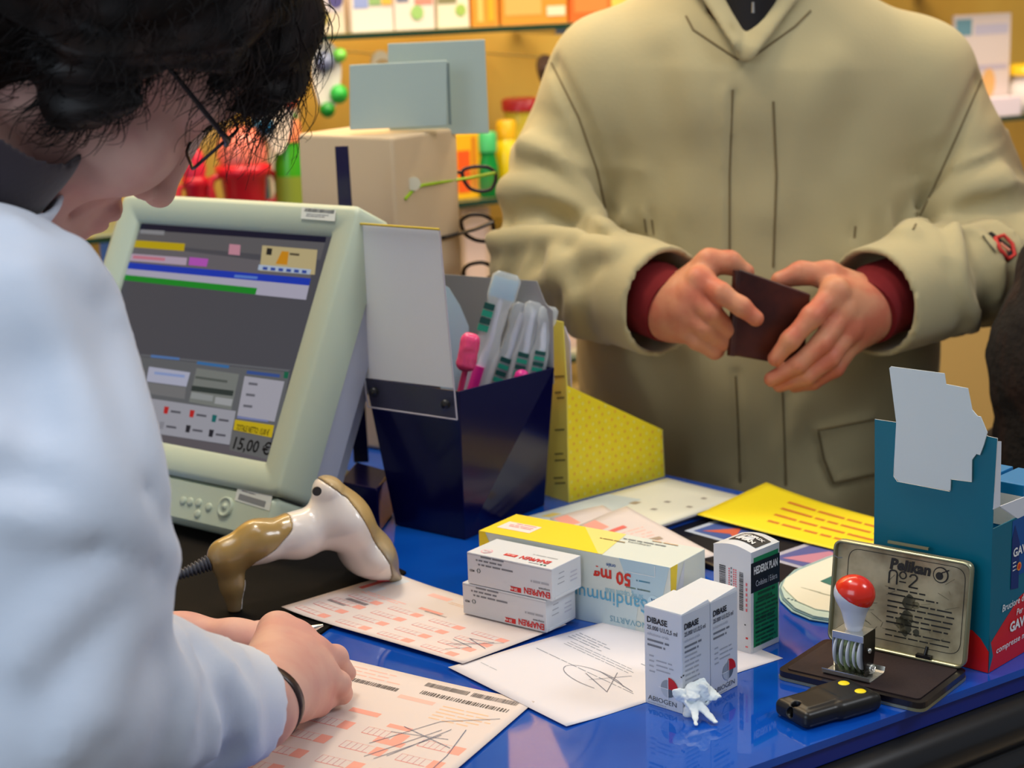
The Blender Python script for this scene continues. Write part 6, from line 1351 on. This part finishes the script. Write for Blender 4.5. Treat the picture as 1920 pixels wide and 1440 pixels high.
def hand(region, steps):
    lo, hi = region; S = Sculpt(lo, hi, .0012); first = True
    for pts, rs, k in steps:
        P_ = [D(*p) for p in pts]
        for i in range(len(P_) - 1):
            d_ = S.cone(P_[i], P_[i + 1], rs[i], rs[i + 1])
            if first: S.d = d_; first = False
            else: S.U(d_, k)
    return S
a_ = D(1330, 580, 1.81)
S = hand(((a_.x - .085, a_.y - .075, a_.z - .075), (a_.x + .075, a_.y + .075, a_.z + .075)), [
    ([(1205, 575, 1.870), (1262, 578, 1.832)], [.026, .0265], .01),
    ([(1262, 570, 1.832), (1312, 528, 1.812)], [.0255, .0165], .014), ([(1262, 575, 1.830), (1296, 555, 1.806)], [.0255, .0165], .014), ([(1262, 585, 1.830), (1284, 585, 1.806)], [.0255, .0165], .014), ([(1264, 595, 1.832), (1284, 616, 1.812)], [.0245, .0150], .014),
    ([(1312, 528, 1.808), (1352, 550, 1.786), (1390, 575, 1.778), (1417, 597, 1.777)], [.0140, .0104, .0092, .0082], .006),
    ([(1296, 556, 1.804), (1334, 586, 1.790), (1366, 618, 1.800), (1362, 622, 1.818)], [.0138, .0108, .0094, .0080], .0035),
    ([(1284, 586, 1.804), (1320, 614, 1.794), (1356, 640, 1.802), (1352, 642, 1.818)], [.0132, .0104, .0090, .0080], .0035),
    ([(1284, 614, 1.810), (1306, 638, 1.800), (1340, 658, 1.804), (1346, 658, 1.818)], [.0120, .0096, .0084, .0074], .0035),
    ([(1280, 545, 1.840), (1330, 492, 1.826), (1368, 492, 1.822), (1398, 510, 1.822)], [.0200, .0130, .0108, .0090], .008)])
for q_ in ((1312, 526), (1296, 552), (1284, 582)): S.U(S.ell(D(*q_, 1.802), (.012, .010, .012)), .006)
h1, hf1 = polys(S)
a_ = D(1540, 620, 1.81)
S = hand(((a_.x - .085, a_.y - .075, a_.z - .085), (a_.x + .085, a_.y + .085, a_.z + .080)), [
    ([(1672, 575, 1.870), (1618, 585, 1.836)], [.026, .0265], .01),
    ([(1618, 570, 1.836), (1566, 548, 1.806)], [.0255, .0165], .014), ([(1618, 580, 1.834), (1580, 585, 1.802)], [.0255, .0165], .014), ([(1618, 592, 1.834), (1592, 615, 1.806)], [.0250, .0160], .014), ([(1614, 604, 1.836), (1596, 640, 1.816)], [.0235, .0145], .014),
    ([(1566, 550, 1.802), (1522, 594, 1.782), (1482, 638, 1.774), (1454, 672, 1.776)], [.0140, .0108, .0094, .0080], .006),
    ([(1580, 588, 1.800), (1540, 644, 1.780), (1496, 684, 1.774), (1447, 711, 1.780)], [.0138, .0106, .0092, .0078], .0035),
    ([(1592, 616, 1.802), (1556, 672, 1.784), (1512, 706, 1.780), (1462, 722, 1.788)], [.0130, .0100, .0088, .0074], .0035),
    ([(1596, 640, 1.812), (1566, 690, 1.800), (1524, 716, 1.800), (1490, 724, 1.806)], [.0118, .0092, .0080, .0068], .0035),
    ([(1600, 545, 1.842), (1552, 516, 1.828), (1502, 512, 1.826), (1462, 526, 1.826)], [.0200, .0138, .0110, .0092], .008)])
for q_ in ((1566, 546), (1582, 584), (1594, 614)): S.U(S.ell(D(*q_, 1.798), (.012, .010, .012)), .006)
h2, hf2 = polys(S)
S = Sculpt((-.06, 1.74, .02), (.64, 2.30, 1.62), .009)
S.d = S.cone(D(1400, 30, 2.06), D(1410, 800, 2.09), .055, .12, ((0, 1, 0), .8)); S.chain([sL, eL, D(1235, 570, 1.85)], [.036, .030, .025], .02); S.chain([sR, eR, D(1645, 575, 1.85)], [.036, .030, .025], .02)
for s_ in (-1, 1): S.chain([(.27 + s_ * .09, 2.10, .92), (.27 + s_ * .10, 2.10, .5), (.27 + s_ * .11, 2.12, .09)], [.095, .062, .046], .03)
t2, tf2 = polys(S)
HC2 = Vector((.262, 2.03, 1.655)); Fw2 = Vector((-.08, -.93, -.36)).normalized(); Up2 = Vector((0, -.36, .93)); Up2 = (Up2 - Fw2 * Up2.dot(Fw2)).normalized(); Rt2 = Fw2.cross(Up2)
SH2, hl2, _, _ = head_sculpt((Rt2, Fw2, Up2), HC2, .003); SH2.U(SH2.cone(hl2(0, -.03, -.06), D(1402, 10, 2.03), .056, .058), .03); hp2, hfc2 = polys(SH2)
join_mesh('body', [(h1, hf1, 0), (h2, hf2, 0), (t2, tf2, 0), (hp2, hfc2, 0)], [skin2], cu_, CI)
S = Sculpt([HC2[i] - .14 for i in range(3)], [HC2[i] + .16 for i in range(3)], .004); AX2 = [tuple(Rt2), tuple(Fw2), tuple(Up2)]
L2 = lambda x, y, z: tuple(HC2 + Rt2 * x + Fw2 * y + Up2 * z)
S.d = S.ell(L2(0, -.02, .045), (.082, .105, .085), AX2); S.S(S.ell(L2(0, .09, -.04), (.075, .085, .085), AX2), .01); S.noise(.0015, 120, 4)
o = S.mesh('hair', mat('grey_hair', (110, 104, 98), .6), cu_, label='short grey hair'); o.matrix_parent_inverse = CI
# nails and ring
nl = mat('nail_pale', (226, 178, 160), .22, spec=.6)
for (x, y, Y, rz) in ((1419, 596, 1.7695, -38), (1453, 668, 1.7695, 48), (1446, 708, 1.7740, 30)):
    c = D(x, y, Y); b = MB(); b.lathe([(.0001, -.0006), (.0040, -.0002), (.0052, .0008)], nl, 16, axis='y'); o = b.build('fingernail', cu_); o.matrix_parent_inverse = CI; o.matrix_world = Matrix.Translation(c) @ Matrix.Rotation(R(-rz), 4, 'Y') @ Matrix.Diagonal((1.35, 1, .95, 1))
c = D(1549, 679, 1.783); dr = (D(1512, 706, 1.780) - D(1556, 672, 1.784)).normalized(); b = MB(); b.lathe([(.0102, -.0022), (.0114, -.0018), (.0114, .0018), (.0102, .0022)], mat('gold_ring', (232, 176, 74), .16, metal=1), 26, caps=False)
o = b.build('wedding_ring', cu_, label='gold ring'); o.matrix_parent_inverse = CI; o.matrix_world = Matrix.Translation(c) @ dr.to_track_quat('Z', 'Y').to_matrix().to_4x4()
# trousers and shoes
tr_m = mat('dark_trousers', (44, 44, 50), .85); sh_m = mat('black_shoe', (22, 20, 20), .35)
def trousers(par, inv, hips, m):
    S = Sculpt((min(h[0] for h in hips) - .2, min(h[1] for h in hips) - .22, .04), (max(h[0] for h in hips) + .2, max(h[1] for h in hips) + .25, 1.02), .009); S.d = S.d + 1
    c = (sum(h[0] for h in hips) / 2, sum(h[1] for h in hips) / 2)
    for h in hips: S.chain([(c[0] * .4 + h[0] * .6, c[1] * .4 + h[1] * .6, .90), (h[0], h[1], .5), (h[0], h[1], .08)], [.115, .080, .062], .03)
    o = S.mesh('trousers', m, par); o.matrix_parent_inverse = inv
    return o
def shoes(par, inv, feet, d_, m):
    for f in feet:
        S = Sculpt((f[0] - .2, f[1] - .2, -.01), (f[0] + .2, f[1] + .2, .12), .005); v = Vector(d_).normalized()
        S.d = S.cone((f[0] - v.x * .04, f[1] - v.y * .04, .040), (f[0] + v.x * .14, f[1] + v.y * .14, .030), .042, .036); S.S(S.Z - .001, .002); o = S.mesh('shoe', m, par); o.matrix_parent_inverse = inv
trousers(cu_, CI, [(.16, 2.10), (.38, 2.10)], tr_m); shoes(cu_, CI, [(.16, 2.12), (.38, 2.12)], (0, -1, 0), sh_m)
trousers(wo, WI, [(-.53, .95), (-.43, 1.05)], mat('navy_trousers', (30, 32, 48), .85)); shoes(wo, WI, [(-.55, .89), (-.43, 1.01)], (.8, .4, 0), sh_m)

# the wallet
wal = mat('brown_leather', (74, 30, 18), .34, spec=.55, vary=(30, (50, 18, 12), .4, .62), bump=(150, .3, .0008)); wal_e = mat('leather_edge', (46, 22, 16), .5)
wc_ = D(1440, 600, 1.80); wt = thing('wallet', 'dark brown leather wallet held open between two hands', 'wallet', wc_); WI2 = Matrix.Translation(-wc_)
def wpanel(q, th, name, m):
    b = MB(); P_ = [D(*p) for p in q]; b.hexa([tuple(P_[3]), tuple(P_[2]), tuple(P_[2] + Vector((0, th, 0))), tuple(P_[3] + Vector((0, th, 0)))], [tuple(P_[0]), tuple(P_[1]), tuple(P_[1] + Vector((0, th, 0))), tuple(P_[0] + Vector((0, th, 0)))], m)
    o = b.build(name, wt, bevel=.0012); o.matrix_parent_inverse = WI2
wpanel([(1386, 505, 1.790), (1520, 552, 1.800), (1506, 690, 1.800), (1375, 667, 1.790)], .005, 'front_cover', wal)
wpanel([(1380, 512, 1.796), (1516, 556, 1.812), (1502, 690, 1.812), (1371, 662, 1.796)], .005, 'rear_cover', wal_e)
b = MB(); b.tube([D(1384, 506, 1.796), D(1373, 666, 1.796)], .0055, wal, 12); o = b.build('spine', wt); o.matrix_parent_inverse = WI2

# ---------------------------------------------------------------- a third customer in dark wool at the right edge
wool = mat('dark_wool', (34, 26, 20), .95, vary=(40, (58, 34, 22), .45, .7, (1, 1, .3)), bump=(120, .8, .004))
th_ = thing('person', 'person in a dark brown woolly coat at the right edge, mostly outside the picture', 'person', (.66, 2.0, 0)); TI = Matrix.Translation((-.66, -2.0, 0))
S = Sculpt((.44, 1.70, .55), (1.02, 2.26, 1.58), .006)
S.d = S.cone(D(2150, 480, 1.97), D(2150, 1200, 1.98), .12, .155, ((0, 1, 0), .8)); S.U(S.cone(D(2030, 520, 1.84), D(2030, 660, 1.83), .066, .088), .03); S.U(S.cone(D(2030, 660, 1.83), D(2070, 950, 1.86), .088, .120), .03)
S.U(S.cone(D(2150, 300, 1.97), D(2150, 460, 1.97), .06, .10), .05); S.noise(.003, 60, 6)
o = S.mesh('wool_coat', wool, th_); o.matrix_parent_inverse = TI
HC3 = D(2160, 20, 1.98); SH3, hl3, _, _ = head_sculpt((Rt2, Fw2, Up2), HC3, .003); SH3.U(SH3.cone(hl3(0, -.03, -.06), D(2150, 320, 1.98), .052, .056), .03); p3, f3 = polys(SH3)
S = Sculpt((.48, 1.8, .02), (.86, 2.2, 1.0), .010); S.d = S.d + 1
for s_ in (-1, 1): S.chain([(.67 + s_ * .07, 2.0, .9), (.67 + s_ * .08, 2.0, .5), (.67 + s_ * .08, 2.0, .08)], [.08, .055, .04], .02)
q3, g3 = polys(S); S = Sculpt((.5, 1.8, .8), (.9, 2.2, 1.6), .010); S.d = S.cone(D(2150, 320, 1.98), (.67, 2.0, .88), .05, .1); q4, g4 = polys(S)
join_mesh('body', [(p3, f3, 0), (q3, g3, 0), (q4, g4, 0)], [skin2], th_, TI)
S = Sculpt([HC3[i] - .16 for i in range(3)], [HC3[i] + .17 for i in range(3)], .004); L3 = lambda x, y, z: tuple(HC3 + Rt2 * x + Fw2 * y + Up2 * z)
S.d = S.ell(L3(0, -.02, .045), (.088, .11, .09), AX2); S.U(S.ell(L3(0, -.05, -.05), (.085, .06, .09), AX2), .03); S.S(S.ell(L3(0, .09, -.04), (.066, .085, .085), AX2), .01)
o = S.mesh('hair', MATS['dark_brown_hair'], th_); o.matrix_parent_inverse = TI
trousers(th_, TI, [(.58, 2.0), (.76, 2.0)], tr_m); shoes(th_, TI, [(.58, 2.02), (.76, 2.02)], (0, -1, 0), sh_m)
